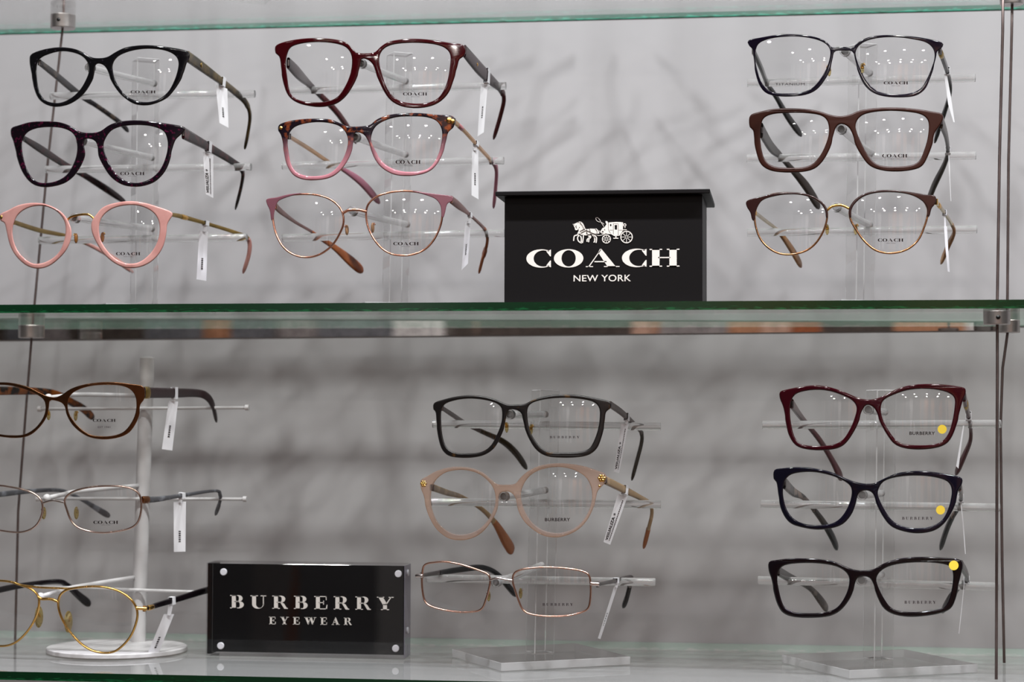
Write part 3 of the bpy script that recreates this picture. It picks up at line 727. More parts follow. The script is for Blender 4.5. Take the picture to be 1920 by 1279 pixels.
            mb.add(vs, [(q*16+j_, q*16+(j_+1) % 16, (q+1)*16+(j_+1) % 16, (q+1)*16+j_) for q in range(3) for j_ in range(16)]+[tuple(range(16))[::-1], tuple(range(48, 64))])
            mb.build('ornament', mt_, root, sharp=.9)
    if tagq:
        (bxp, byp), neck, quad, marks, tlabel = tagq
        wp, arr, hh = paths['R']; i = int(np.argmin([(a[0]-bxp)**2+(a[1]-byp)**2 for a in arr])); c_ = wp[i]
        d_ = wp[min(i+1, len(wp)-1)]-wp[max(i-1, 0)]; d_ /= np.linalg.norm(d_)
        hb = hh[i]*1.12+.0002; wb = tthick*1.3
        rt = empty('price_tag', tuple(c_), tlabel, 'tag', 'white price tags on the temples')
        mb = MB(); v_ = np.array([0, 0, 1.0]); v_ = v_-d_*(v_@d_); v_ /= np.linalg.norm(v_); sd = np.cross(d_, v_)
        bw = .0022
        co = [(-wb, -hb), (wb, -hb), (wb, hb), (-wb, hb)]; ci = [(-wb*.95, -hb*.96), (wb*.95, -hb*.96), (wb*.95, hb*.96), (-wb*.95, hb*.96)]
        A_ = []; 
        for q in (-bw, bw): A_ += [c_+d_*q+sd*a+v_*b2 for a, b2 in co]
        fs = [(k_, (k_+1) % 4, 4+(k_+1) % 4, 4+k_) for k_ in range(4)]
        mb.add(A_, fs); lo_ = mb.build('tag_loop', M['tag'], rt, smooth=False)
        md = lo_.modifiers.new('t', 'SOLIDIFY'); md.thickness = .0003; md.offset = 1
        Yt = c_[1]-.0015
        q4 = pp(quad); tw = [0, .0, .0, 0]
        mb = MB()
        if neck:
            n4 = pp(neck); f_ = [P(*px(p), Yt-.0004) for p in n4]; mb.prism(f_, [p+np.array([0, .0003, 0]) for p in f_])
        nq = len(q4); yo = [(.002 if k_ in (1, 2) and nq == 4 else 0) for k_ in range(nq)]
        f_ = [P(*px(p), Yt-.0005+yo[k_]) for k_, p in enumerate(q4)]; mb.prism(f_, [p+np.array([0, .0003, 0]) for p in f_])
        to = mb.build('tag_strip', M['tag'], rt, smooth=False)
        if marks and nq == 4:
            F4 = f_
            def uv(u, v):  # u across, v along from top to bottom
                a = F4[0]*(1-u)+F4[1]*u; b_ = F4[3]*(1-u)+F4[2]*u; p = a*(1-v)+b_*v; return p-np.array([0, .0002, 0])
            if marks == 'V':
                me = sans_mesh('VISUALIZA +', lambda u, v, w_: uv(.14+.34*(1-v), .94-.56*u)-np.array([0, .00008*(w_+1), 0]), 1.05, .02)
                link_mesh('tag_print', me, M['tagtext'], to, False)
                ran = random.Random(3)
                mb = MB(); v = .93
                while v > .12:
                    l_ = ran.uniform(.012, .03); q = [uv(.64, v), uv(.74, v), uv(.74, v-l_), uv(.64, v-l_)]
                    mb.prism(q, [p-np.array([0, .0001, 0]) for p in q]); v -= l_+.014
                o = mb.build('tag_print', M['print_soft'], to, smooth=False)
            else:
                mb = MB(); ran = random.Random(int(bxp)); v = marks
                for k_ in range(6):
                    l_ = ran.uniform(.015, .03); q = [uv(.42, v), uv(.6, v), uv(.6, v+l_), uv(.42, v+l_)]; v += l_+.02
                    mb.prism(q, [p-np.array([0, .0001, 0]) for p in q])
                mb.build('tag_print', M['tagtext'], to, smooth=False)
    return root
GU = {'a': 'glasses on the far left stand, middle shelf', 'b': 'glasses on the stand left of the sign box', 'c': 'glasses on the right stand, middle shelf',
      'd': 'glasses on the white metal stand', 'e': 'glasses on the centre stand, lowest shelf', 'f': 'glasses on the right stand, lowest shelf'}
pk = plastic
# 1 black, olive temples
make_glasses(1, 'glossy black eyeglasses with olive brown temples, top pair on the far left stand', GU['a'],
  pk('black_gloss', (10, 9, 12), .07, (40, 34, 44), 420, .62, .72), pk('olive_temple', (44, 36, 20), .12, (84, 68, 36), 90, .4, .62),
  outline='222,392 290,362 380,343 460,340 540,352 600,378 660,412 720,418 775,408 830,375 900,342 990,327 1080,325 1200,337 1345,365 1368,405 1345,455 1325,520 1295,580 1255,640 1200,700 1120,738 1050,752 970,742 900,700 850,650 805,580 772,505 745,470 705,458 685,480 680,530 655,590 610,660 550,715 480,750 400,762 330,745 280,705 250,640 235,570 220,500 212,440',
  holes=('272,450 300,415 360,388 440,370 520,378 590,405 632,455 640,510 620,570 580,640 520,700 440,738 370,738 320,715 285,660 268,580 264,500',
         '812,470 848,410 920,375 1000,357 1090,352 1190,365 1260,400 1285,450 1275,520 1250,590 1210,660 1140,715 1060,735 980,725 910,690 860,630 825,560'),
  L='285,450,2,22 400,540,35,27 520,640,70,27 620,715,90,20 700,765,100,17 860,880,120,18 925,950,130,16', R='1352,408,2,42 1440,470,25,40 1600,590,60,28 1700,670,85,26 1770,740,98,22 1800,830,105,20 1785,960,112,20 1762,1075,118,16',
  tm2=pk('dark_inner_temple', (24, 20, 24), .25, (70, 58, 50), 150), sx=-.17, extras=(('badge', 1450, 480, 20, M['dullgold']),),
  logos=(('COACH', 1, 940, 1120, 652, 672), ('NEW YORK', 1, 1000, 1055, 679, 684)),
  tagq=((1605, 585), None, '1552,598 1636,640 1645,920 1580,885', .55, 'white price tag on the olive temple of the top black pair at far left'))
# 2 purple tortoise
make_glasses(2, 'dark purple marbled eyeglasses, middle pair on the far left stand', GU['a'],
  pk('purple_tortoise', (14, 6, 13), .08, (70, 10, 40), 380, .56, .68), pk('dark_brown_temple', (24, 11, 13), .15, (70, 30, 34), 140),
  outline='80,155 130,135 220,110 320,105 420,110 500,135 560,172 610,187 680,187 730,172 790,130 860,108 950,98 1060,102 1180,118 1310,140 1335,165 1300,205 1265,240 1240,310 1215,400 1180,470 1120,530 1050,560 970,570 880,555 800,500 745,420 708,340 702,285 685,250 650,232 610,238 605,280 614,330 600,380 570,440 520,505 450,550 350,572 270,565 210,530 160,460 130,380 105,290 92,240 78,205',
  holes=('165,235 200,185 260,158 340,148 430,152 500,175 540,215 555,280 550,350 525,420 480,490 420,530 350,548 280,545 230,510 195,450 170,370 158,290',
         '750,255 790,185 850,150 940,135 1040,135 1120,150 1180,180 1205,240 1205,310 1180,400 1140,470 1080,520 1000,548 920,540 860,505 810,450 772,375 750,310'),
  L='165,225,2,20 300,310,35,30 470,420,75,24 600,490,95,22 760,590,112,26 905,690,130,20', R='1320,190,2,45 1500,290,50,33 1680,400,90,25 1745,460,100,24 1740,560,107,25 1695,740,118,20',
  sx=-.17, logos=(('COACH', 1, 865, 1040, 470, 493), ('NEW YORK', 1, 920, 980, 498, 504)),
  tagq=((1515, 300), None, '1460,325 1535,352 1535,658 1482,630', 'V', 'white price tag on the brown temple of the purple marbled pair'))
# 3 pink round
pinkm = pk('pink_milky', (198, 142, 134), .14, (214, 160, 151), 60, .4, .6, trans=.25)
make_glasses(2, 'round milky pink eyeglasses with gold bridge, lowest pair on the far left stand', GU['a'], pinkm, M['dullgold'],
  plates=(('0,775 60,745 130,710 220,693 310,697 390,725 450,765 490,820 515,890 510,960 480,1030 430,1090 360,1145 280,1168 200,1150 130,1095 85,1030 60,960 45,890 32,840 0,818', '100,840 130,780 190,735 270,715 350,725 420,765 465,830 472,900 460,970 430,1040 380,1090 310,1125 240,1130 180,1095 130,1040 100,970 90,900'),
          ('660,830 690,780 740,725 820,695 930,680 1030,690 1120,715 1225,752 1243,780 1225,812 1205,850 1200,900 1190,960 1170,1020 1130,1080 1070,1130 990,1160 900,1160 820,1125 750,1065 705,1000 670,930 657,880', '715,850 740,790 800,740 880,715 970,710 1050,730 1110,770 1140,820 1150,880 1140,950 1115,1010 1070,1070 1000,1120 920,1130 840,1100 775,1040 730,970 715,910')),
  tubes=(('bridge', '478,825 510,795 570,779 630,776 662,792 685,822', .0009),), tubem=M['gold'], tipm=pinkm, tipL=3, tipR=4,
  L='95,830,2,16 280,890,50,17 470,930,95,14 620,985,105,13 800,1080,118,16 960,1195,130,18', R='1215,775,0,13 1300,790,20,16 1480,840,55,13 1690,905,92,13 1785,950,102,13 1795,1050,106,17 1750,1200,112,18',
  sx=-.17, pads=((548, 948), (738, 940)), padm=M['padorange'], logos=(('COACH', 1, 835, 1010, 1048, 1070), ('NEW YORK', 1, 890, 952, 1077, 1083)),
  extras=(('ball', 12, 796, 16, M['dullgold']), ('tb', 1335, 800, 14, M['gold'])),
  tagq=((1475, 838), '1462,850 1485,850 1484,900 1464,900', '1435,892 1497,900 1485,1255 1415,1243', .55, 'white price tag hanging straight from the gold temple of the pink round pair'))
# 4 red square
make_glasses(3, 'large glossy dark red square eyeglasses, top pair left of the sign box', GU['b'],
  pk('dark_red_gloss', (50, 2, 7), .06), pk('maroon_temple', (42, 17, 23), .2),
  outline='138,180 180,155 260,135 360,122 460,120 560,128 640,148 690,190 725,225 790,230 855,222 900,180 960,145 1060,128 1160,125 1280,135 1400,155 1480,165 1510,200 1500,250 1465,275 1450,330 1420,420 1390,500 1340,560 1270,600 1170,618 1060,608 980,570 930,510 890,430 860,360 840,310 805,278 760,272 748,330 725,400 690,470 640,540 570,590 470,610 370,600 290,575 235,530 205,460 185,370 172,270 158,245 140,230',
  holes=('225,240 250,190 310,165 400,152 500,152 590,165 650,190 685,240 690,310 675,390 640,470 590,540 520,575 430,583 340,575 270,545 240,490 225,400 215,310',
         '890,250 920,200 980,170 1080,157 1190,157 1300,170 1370,200 1400,250 1395,330 1380,420 1350,500 1300,560 1220,588 1120,590 1030,570 970,520 930,450 905,370 890,310'),
  L='232,300,2,42 300,370,30,48 380,450,70,28 460,530,92,22 570,640,108,22 650,750,124,22 720,880,135,18', R='1502,215,2,48 1600,330,35,54 1690,420,65,42 1760,490,90,26 1785,560,98,22 1760,680,106,22 1710,850,116,18',
  tipm=pk('dark_red_tip', (70, 14, 18), .12), tipL=3, tipR=3, sx=-.05, extras=(('badge', 1588, 312, 14, M['gold']),),
  logos=(('COACH', 1, 1058, 1232, 512, 534), ('NEW YORK', 1, 1115, 1180, 540, 546)),
  tagq=((1665, 400), '1655,400 1675,400 1665,460 1640,460', '1620,450 1668,452 1640,800 1595,828', .45, 'pale price tag hanging from the maroon temple of the dark red pair'))
# 5 tortoise to pink
def grad_mat(z0, z1):
    m, nt, b = newmat('tortoise_pink_fade')
    g = nt.nodes.new('ShaderNodeNewGeometry'); s_ = nt.nodes.new('ShaderNodeSeparateXYZ'); mr = nt.nodes.new('ShaderNodeMapRange')
    nt.links.new(g.outputs['Position'], s_.inputs[0]); nt.links.new(s_.outputs['Z'], mr.inputs['Value'])
    mr.inputs['From Min'].default_value = z0; mr.inputs['From Max'].default_value = z1
    mx = nt.nodes.new('ShaderNodeMix'); mx.data_type = 'RGBA'
    nt.links.new(mr.outputs[0], mx.inputs[0]); mx.inputs[6].default_value = lin((168, 112, 120))
    nt.links.new(noise_col(nt, lin((22, 14, 22)), lin((118, 58, 32)), 230, .5, .66), mx.inputs[7])
    nt.links.new(mx.outputs[2], b.inputs['Base Color']); b.inputs['Roughness'].default_value = .08
    return m
zA = P(660, 312, Y0)[2]; zB = P(660, 252, Y0)[2]
make_glasses(3, 'tortoiseshell eyeglasses fading to pink at the bottom, middle pair left of the sign box', GU['b'], grad_mat(zA, zB), metal('pale_gold_temple', (196, 160, 128), .25),
  outline='165,745 230,720 320,705 430,700 530,705 600,730 650,752 700,758 760,755 820,745 870,705 950,675 1050,662 1180,660 1300,672 1400,678 1432,700 1425,760 1385,800 1370,860 1345,940 1310,1010 1260,1065 1190,1095 1090,1107 990,1095 910,1050 860,990 830,920 805,860 780,820 745,802 708,810 700,880 680,950 650,1010 600,1075 530,1120 430,1137 340,1132 270,1100 225,1030 205,950 190,860 175,810 160,790',
  holes=('240,810 275,765 340,740 430,727 520,732 600,755 645,800 662,860 650,930 620,1000 570,1065 510,1102 430,1115 350,1110 285,1080 250,1020 235,940 228,870',
         '830,830 860,760 930,715 1020,690 1120,685 1220,690 1290,712 1325,750 1340,800 1335,870 1315,950 1280,1020 1230,1065 1150,1082 1050,1080 960,1050 900,1000 860,930 835,880'),
  L='240,830,2,13 370,910,50,16 520,1010,85,13 620,1062,95,16 760,1160,112,28 890,1310,130,28', R='1425,720,0,20 1500,790,20,14 1600,900,50,14 1690,1000,85,14 1730,1060,96,20 1725,1200,106,24 1710,1345,116,22',
  tipm=pk('mauve_tip', (176, 116, 134), .15, trans=.2), tipL=3, tipR=3, tthick=.0012, sx=-.05,
  extras=(('ball', 1390, 712, 22, M['gold']), ('ball', 1415, 720, 18, M['gold']), ('ball', 180, 768, 14, M['gold']), ('tb', 1480, 765, 12, pk('pink_wrap', (190, 120, 124), .2))),
  logos=(('COACH', 1, 1005, 1185, 1000, 1026), ('NEW YORK', 1, 1062, 1128, 1032, 1039)),
  tagq=((1583, 880), '1572,880 1590,885 1588,930 1566,930', '1555,915 1600,925 1602,1282 1552,1252', .5, 'white price tag on the thin gold temple of the tortoiseshell and pink pair'))
# 6 mauve cat eye metal
make_glasses(4, 'thin rose gold eyeglasses with mauve upper corners, lowest pair left of the sign box', GU['b'], M['rosegold'], metal('mauve_metal', (140, 108, 104), .3),
  rims=('150,670 230,640 330,630 430,635 520,660 590,710 625,770 630,840 605,910 560,985 500,1040 430,1075 350,1085 270,1065 200,1015 150,930 125,830 125,750',
        '800,720 850,660 930,625 1040,608 1140,612 1230,630 1300,660 1335,710 1340,800 1320,880 1280,960 1220,1025 1140,1062 1050,1072 960,1055 880,995 820,900 795,810'),
  plates=('78,665 150,652 240,630 330,622 250,645 175,672 150,700 135,750 122,815 108,812 100,750 78,700', '1120,606 1220,618 1310,630 1410,645 1415,680 1378,700 1362,760 1350,798 1335,792 1330,720 1295,668 1230,640'),
  pm=pk('mauve_enamel', (112, 70, 79), .25), depth=.0022, bev=.0006,
  tubes=(('bridge', '625,768 670,745 740,744 798,758', .0011),), tubem=M['rosegold'],
  L='140,715,2,26 180,755,15,22 280,830,50,12 400,900,80,10 460,945,88,15 560,1010,100,22 680,1110,118,38 770,1190,130,34', R='1405,670,2,30 1460,712,18,30 1540,780,45,12 1640,875,80,12 1665,930,88,17 1660,1000,94,22 1630,1100,102,24 1605,1200,110,18',
  tipm=pk('brown_tip', (142, 72, 36), .12, (170, 96, 52), 90, .4, .6, trans=.15), tipL=3, tipR=3, tthick=.001, sx=-.05,
  pads=((655, 888), (840, 872)), padm=pk('pad_tan', (206, 160, 120), .2, trans=.4), logos=(('COACH', 1, 988, 1172, 975, 998), ('NEW YORK', 1, 1048, 1110, 1004, 1010)),
  tagq=((1545, 785), '1535,785 1552,785 1545,840 1522,840', '1508,825 1546,828 1526,1130 1480,1178', .5, 'faint pale price tag on the mauve temple of the rose gold pair'))
# 7 thin black square
make_glasses(5, 'thin glossy black square eyeglasses with gold hinges, top pair on the right stand, middle shelf', GU['c'],
  pk('black_violet', (14, 8, 22), .08), pk('grey_black_temple', (14, 13, 14), .2, (40, 38, 38), 120),
  outline='148,190 240,170 330,155 420,150 520,158 600,175 650,200 685,235 720,234 770,232 815,240 850,205 920,170 1010,157 1100,158 1200,165 1290,178 1395,205 1392,240 1362,262 1355,300 1335,370 1310,440 1280,500 1220,540 1130,550 1030,545 950,520 895,470 860,400 835,320 818,264 770,258 705,262 690,310 670,380 630,450 580,505 510,535 410,545 320,540 260,520 220,470 195,390 180,290 176,250 152,225',
  holes=('200,240 225,205 290,180 380,168 470,167 570,182 640,210 672,250 672,300 650,370 610,440 560,495 490,525 400,532 320,528 270,505 230,455 205,380 192,300',
         '838,270 860,225 920,190 1010,173 1110,172 1210,185 1290,205 1335,245 1345,300 1325,370 1295,440 1255,500 1190,530 1110,538 1020,530 960,505 910,455 875,390 850,330'),
  L='182,262,2,18 230,370,35,22 270,470,75,17 330,560,92,17 400,680,108,24 490,805,126,26', R='1378,258,2,20 1410,340,30,24 1440,440,65,16 1445,520,82,16 1420,620,98,16 1385,720,108,18 1345,850,120,18',
  depth=.003, bev=.0007, sx=-.16, pads=((668, 388), (880, 372)), extras=(('tb', 1388, 275, 14, M['dullgold']),),
  logos=(('COACH', 1, 1018, 1175, 455, 474), ('NEW YORK', 1, 1068, 1125, 480, 486), ('TITANIUM', 0, 320, 510, 465, 480)),
  tagq=((1415, 385), None, '1404,388 1420,388 1448,540 1475,718 1466,716 1432,600', 0, 'narrow white price tag seen edge-on beside the thin black pair'))
# 8 matte brown
make_glasses(5, 'matte dark brown rectangular eyeglasses, middle pair on the right stand, middle shelf', GU['c'],
  pk('matte_brown', (46, 17, 8), .35, spec=.3), pk('brown_temple', (34, 22, 12), .3),
  outline='158,675 220,650 310,632 410,627 520,632 600,645 680,670 740,678 800,668 870,640 980,625 1100,622 1230,632 1340,650 1392,662 1400,700 1372,750 1345,790 1330,850 1300,930 1265,990 1210,1015 1110,1027 1010,1020 930,990 880,930 840,860 815,790 790,748 745,728 712,750 695,800 670,880 625,960 570,1010 490,1030 380,1033 290,1020 230,980 200,900 185,820 178,770 155,745',
  holes=('230,740 250,690 310,665 400,658 500,658 590,668 640,690 662,730 665,790 645,860 610,930 560,985 490,1008 390,1010 310,1000 260,965 235,900 225,820',
         '838,730 870,680 940,655 1050,645 1160,650 1250,665 1295,695 1308,740 1300,820 1280,890 1250,960 1200,992 1110,1003 1010,998 950,970 905,910 870,840 845,780'),
  L='232,770,4,52 290,870,45,42 350,930,75,24 410,1000,90,20 520,1130,108,34 605,1270,124,36', R='1388,712,2,50 1418,800,35,32 1430,900,75,18 1410,985,90,18 1340,1130,108,26 1292,1262,124,26',
  sx=-.16, logos=(('COACH', 1, 1008, 1170, 922, 944), ('NEW YORK', 1, 1060, 1122, 951, 957)),
  tagq=((1432, 905), None, '1432,900 1438,900 1444,1010 1452,1225 1449,1225 1438,1060', 0, 'very thin pale tag edge-on beside the matte brown pair'))
# 9 brown browline
make_glasses(6, 'brown browline eyeglasses with thin gold lower rims, lowest pair on the right stand, middle shelf', GU['c'], metal('gold_brown', (176, 128, 92), .2), metal('champagne', (190, 176, 150), .25),
  rims=('195,660 230,600 300,565 400,556 500,564 580,592 640,645 655,695 645,760 615,830 570,890 510,930 430,950 350,945 280,910 225,850 198,780 188,715',
        '800,665 832,607 892,567 980,546 1090,545 1190,560 1260,592 1298,645 1300,700 1280,770 1245,850 1190,905 1120,935 1040,942 960,920 890,860 840,790 805,725'),
  plates=('138,605 220,580 300,560 400,550 500,556 590,588 650,645 658,712 646,712 638,660 590,605 500,570 400,565 310,578 240,602 208,645 192,690 188,732 172,728 160,680 138,645',
          '798,712 795,655 830,600 890,560 980,538 1090,537 1200,550 1290,566 1350,574 1352,620 1326,655 1312,707 1296,702 1298,650 1260,603 1190,568 1090,552 980,554 895,576 840,617 812,662 810,714'),
  pm=pk('brown_brow', (44, 24, 22), .15), depth=.003, bev=.0007, tubes=(('bridge', '655,665 690,640 745,634 798,656', .001),), tubem=M['gold'],
  L='190,680,2,12 260,735,50,12 325,785,80,10 380,850,92,20 440,940,108,28 490,1030,122,26', R='1355,612,2,16 1400,670,30,13 1455,755,75,11 1470,810,88,16 1430,900,102,22 1385,1010,118,20',
  tipm=pk('amber_tip', (170, 112, 60), .12, (196, 146, 96), 90, .4, .6, trans=.3), tipL=2, tipR=2, tthick=.001, sx=-.16,
  pads=((655, 790), (838, 790)), logos=(('COACH', 1, 980, 1145, 848, 868), ('NEW YORK', 1, 1035, 1095, 875, 881)), extras=(('tb', 1375, 635, 12, M['gold']),),
  tagq=((1410, 685), '1404,680 1413,680 1420,780 1408,780', '1406,770 1425,770 1432,900 1443,1063 1430,1060 1414,900', 0, 'narrow white price tag hanging in front of the browline pair'))
# 10 bronze
make_glasses(7, 'bronze metal eyeglasses with dark temples, top pair on the white stand', GU['d'], metal('bronze_frame', (128, 88, 60), .25), pk('dark_brown_broad', (44, 30, 32), .3),
  outline='-300,250 -200,235 -80,222 20,218 100,225 200,250 280,290 340,318 400,326 450,305 510,265 600,235 720,218 830,218 930,230 1032,250 1040,335 1010,380 1000,450 970,520 920,580 840,612 740,622 640,605 560,555 510,500 480,440 464,390 440,365 400,352 360,350 352,400 330,470 280,540 210,595 120,612 20,605 -80,585 -180,540 -240,470 -270,400 -300,330',
  holes=('-200,280 -80,245 30,238 130,255 230,290 300,330 325,370 325,430 300,490 250,550 180,592 100,600 0,592 -100,560 -180,510 -225,430 -230,350',
         '488,370 510,310 570,270 660,245 760,238 860,242 930,265 970,310 982,370 975,440 945,510 890,575 810,603 720,607 640,592 570,542 520,482 494,430'),
  L='-280,290,2,35 0,280,45,32 300,285,88,26 420,310,100,26 520,365,110,28 600,410,118,28 675,480,128,30', R='1035,293,2,40 1225,296,45,36 1400,296,85,30 1480,315,96,28 1530,380,104,24 1560,505,116,22',
  tm2=pk('amber_tortoise', (116, 62, 22), .15, (26, 16, 10), 110, .44, .56), depth=.0022, bev=.0005, sx=-.15, tz=-.18, y0=.062, pads=((350, 455), (545, 460)),
  extras=(('tb', 1060, 293, 20, M['dullgold']),), logos=(('COACH', 1, 668, 832, 483, 503), ('EST 1941', 1, 705, 795, 535, 548)),
  tagq=((1245, 296), '1228,255 1258,258 1262,352 1238,350', '1215,350 1282,358 1240,710 1165,700', .5, 'white price tag tilted on the dark temple of the bronze pair'))
# 11 silver / rose wire
make_glasses(7, 'thin silver wire eyeglasses with grey temples, middle pair on the white stand', GU['d'], metal('silver_rose', (196, 172, 162), .18), pk('grey_temple', (84, 84, 88), .2, (120, 122, 128), 120, trans=.15),
  rims=('-80,960 0,962 60,970 150,987 230,1012 282,1048 306,1095 302,1170 270,1238 220,1278 150,1298 70,1295 0,1285 -80,1275 -170,1240 -220,1180 -235,1100 -220,1010 -160,972',
        '465,1070 490,1030 540,1000 640,975 760,965 870,968 950,985 1000,1020 1018,1080 1015,1150 1000,1210 970,1250 920,1275 840,1292 740,1302 640,1290 560,1262 510,1210 480,1130'),
  tubes=(('bridge', '306,1090 370,1070 420,1075 466,1085', .0009),), tubem=M['silver'],
  L='-240,1050,2,14 0,1025,45,20 250,1000,80,16 450,1000,98,14 600,1070,106,13 700,1130,116,20 790,1185,126,24', R='1035,1065,2,24 1140,1060,20,20 1270,1040,45,15 1540,1000,95,11 1585,1030,102,12 1580,1090,106,14 1550,1175,114,17',
  sx=-.15, tz=-.18, y0=.062, pads=((315, 1160), (550, 1160)), padr=.004, extras=(('tb', 1045, 1065, 16, M['copper']),), logos=(('COACH', 1, 672, 850, 1216, 1238), ('NEW YORK', 1, 730, 795, 1243, 1249)),
  tagq=((1300, 1035), '1288,1008 1314,1010 1310,1085 1285,1085', '1250,1082 1338,1078 1335,1438 1252,1440', .58, 'wide white price tag on the grey temple of the silver wire pair'))
# 12 gold aviator
make_glasses(8, 'gold double-bridge aviator eyeglasses with black temples, lowest pair on the white stand', GU['d'], M['gold'], pk('black_temple', (18, 12, 16), .15),
  rims=('-70,548 20,550 80,558 150,580 230,612 275,660 281,720 262,800 222,880 165,950 100,1000 20,1020 -80,1005 -170,950 -230,870 -260,780 -260,690 -230,610 -160,565',
        '420,710 432,655 480,615 570,597 680,590 780,600 870,630 940,680 980,740 990,800 975,870 940,950 880,1020 820,1060 740,1068 650,1045 570,990 500,910 450,830 425,760'),
  tubes=(('bridge', '272,665 300,680 345,680 380,685 422,702', .0011), ('top_bar', '100,563 150,580 280,597 400,602 500,605 570,597', .0008), ('end_piece', '978,745 1010,748 1060,750', .0014)), tubem=M['gold'],
  L='-255,700,2,14 0,615,45,22 250,570,82,18 420,555,98,18 480,580,104,20 560,650,112,26 650,725,124,34', R='1040,750,2,12 1090,740,12,18 1130,725,22,20 1300,675,55,22 1480,620,85,24 1600,600,98,20 1640,680,106,18 1640,800,115,18',
  sx=-.15, tz=-.18, y0=.062, pads=((280, 810), (492, 845)), padr=.0068, rim_r=.0009, extras=(('tb', 1085, 742, 16, M['gold']),),
  tagq=((1232, 695), '1215,680 1252,678 1230,800 1204,798', '1180,790 1253,790 1125,1115 1042,1122', .5, 'white price tag slanting down left from the black temple of the gold aviator pair'))
# 13 matte dark tortoise
make_glasses(9, 'matte black tortoiseshell square eyeglasses, top pair on the centre stand, lowest shelf', GU['e'],
  pk('dark_tortoise', (20, 16, 16), .3, (84, 58, 26), 130, .62, .7), metal('dark_temple', (96, 86, 84), .35),
  outline='205,215 270,190 360,168 460,158 560,165 640,185 700,210 740,225 800,225 860,220 900,200 980,172 1080,155 1190,152 1300,165 1400,185 1475,205 1480,250 1445,280 1435,350 1415,440 1380,530 1320,580 1230,598 1120,600 1020,590 950,550 900,480 865,400 845,330 835,290 800,265 748,262 730,300 715,370 685,450 640,530 570,580 480,600 380,600 310,585 265,540 240,460 225,360 218,280 203,265',
  holes=('262,260 290,220 360,195 450,183 540,188 630,207 685,240 697,290 690,360 660,440 615,520 550,565 460,577 380,575 320,555 285,510 265,430 258,340',
         '880,260 905,220 970,195 1070,180 1180,178 1290,190 1360,210 1395,250 1400,310 1390,390 1365,470 1325,540 1260,565 1160,572 1060,570 990,545 940,490 900,420 882,340'),
  L='265,250,2,14 340,300,35,17 430,360,75,16 540,415,92,16 700,490,105,22 800,580,115,25 875,690,126,22', R='1475,225,2,25 1560,285,35,24 1660,380,75,16 1700,430,90,17 1700,500,98,20 1670,620,106,21 1630,770,116,18',
  tipm=pk('olive_tip', (44, 34, 18), .2), tipL=3, tipR=3, tthick=.0012, sx=-.16, pads=((730, 390), (905, 405)), logos=(('SERIFB', 1, 1040, 1255, 452, 468),),
  tagq=((1600, 325), '1595,320 1610,325 1600,368 1582,365', '1555,358 1607,368 1540,720 1502,708', 'V', 'white printed price tag on the grey temple of the matte black tortoiseshell pair'))
# 14 champagne crystal
ch = clear_solid('champagne_crystal', (251, 228, 212), thru=.5, haze=.08)
make_glasses(9, 'round translucent champagne eyeglasses with gold studs, middle pair on the centre stand, lowest shelf', GU['e'], ch, pk('beige_temple', (168, 140, 104), .2, (190, 160, 124), 80, trans=.2),
  outline='110,770 150,745 220,705 300,680 390,672 480,682 560,715 620,765 660,797 720,802 790,795 830,750 890,700 970,665 1070,648 1170,650 1270,665 1370,695 1440,725 1450,770 1420,810 1385,850 1370,910 1340,990 1300,1060 1240,1120 1160,1160 1080,1175 990,1160 910,1110 850,1050 815,980 800,920 775,870 730,850 682,865 670,920 655,990 610,1070 550,1140 480,1180 400,1195 310,1180 230,1120 180,1040 150,960 132,880 112,830',
  holes=('190,840 220,770 280,720 350,700 430,697 520,720 590,770 635,830 650,900 640,970 600,1050 540,1115 470,1150 390,1162 310,1140 240,1080 200,1000 185,920',
         '835,850 870,770 930,715 1010,685 1110,675 1210,695 1290,740 1330,800 1345,870 1335,950 1300,1030 1240,1100 1160,1140 1080,1150 990,1130 920,1080 870,1010 840,930'),
  L='195,822,2,26 300,860,40,22 400,890,75,17 540,970,92,15 640,1070,102,22 720,1200,114,44 775,1290,124,46', R='1440,770,2,30 1560,830,35,28 1680,890,65,20 1760,940,88,17 1775,1010,96,17 1750,1120,102,22 1715,1260,112,22',
  tipm=pk('cognac_tip', (168, 104, 64), .12, trans=.25), tipL=4, tipR=5, sx=-.16, extras=(('knot', 1415, 755, 30, M['gold']), ('knot', 132, 795, 26, M['gold']), ('ball', 1398, 812, 9, M['gold'])),
  logos=(('BURBERRY*', 1, 1005, 1186, 1042, 1066),),
  tagq=((1590, 842), '1572,822 1608,832 1590,880 1560,872', '1530,868 1600,886 1475,1235 1427,1215', 'V', 'white printed price tag on the beige temple of the champagne round pair'))
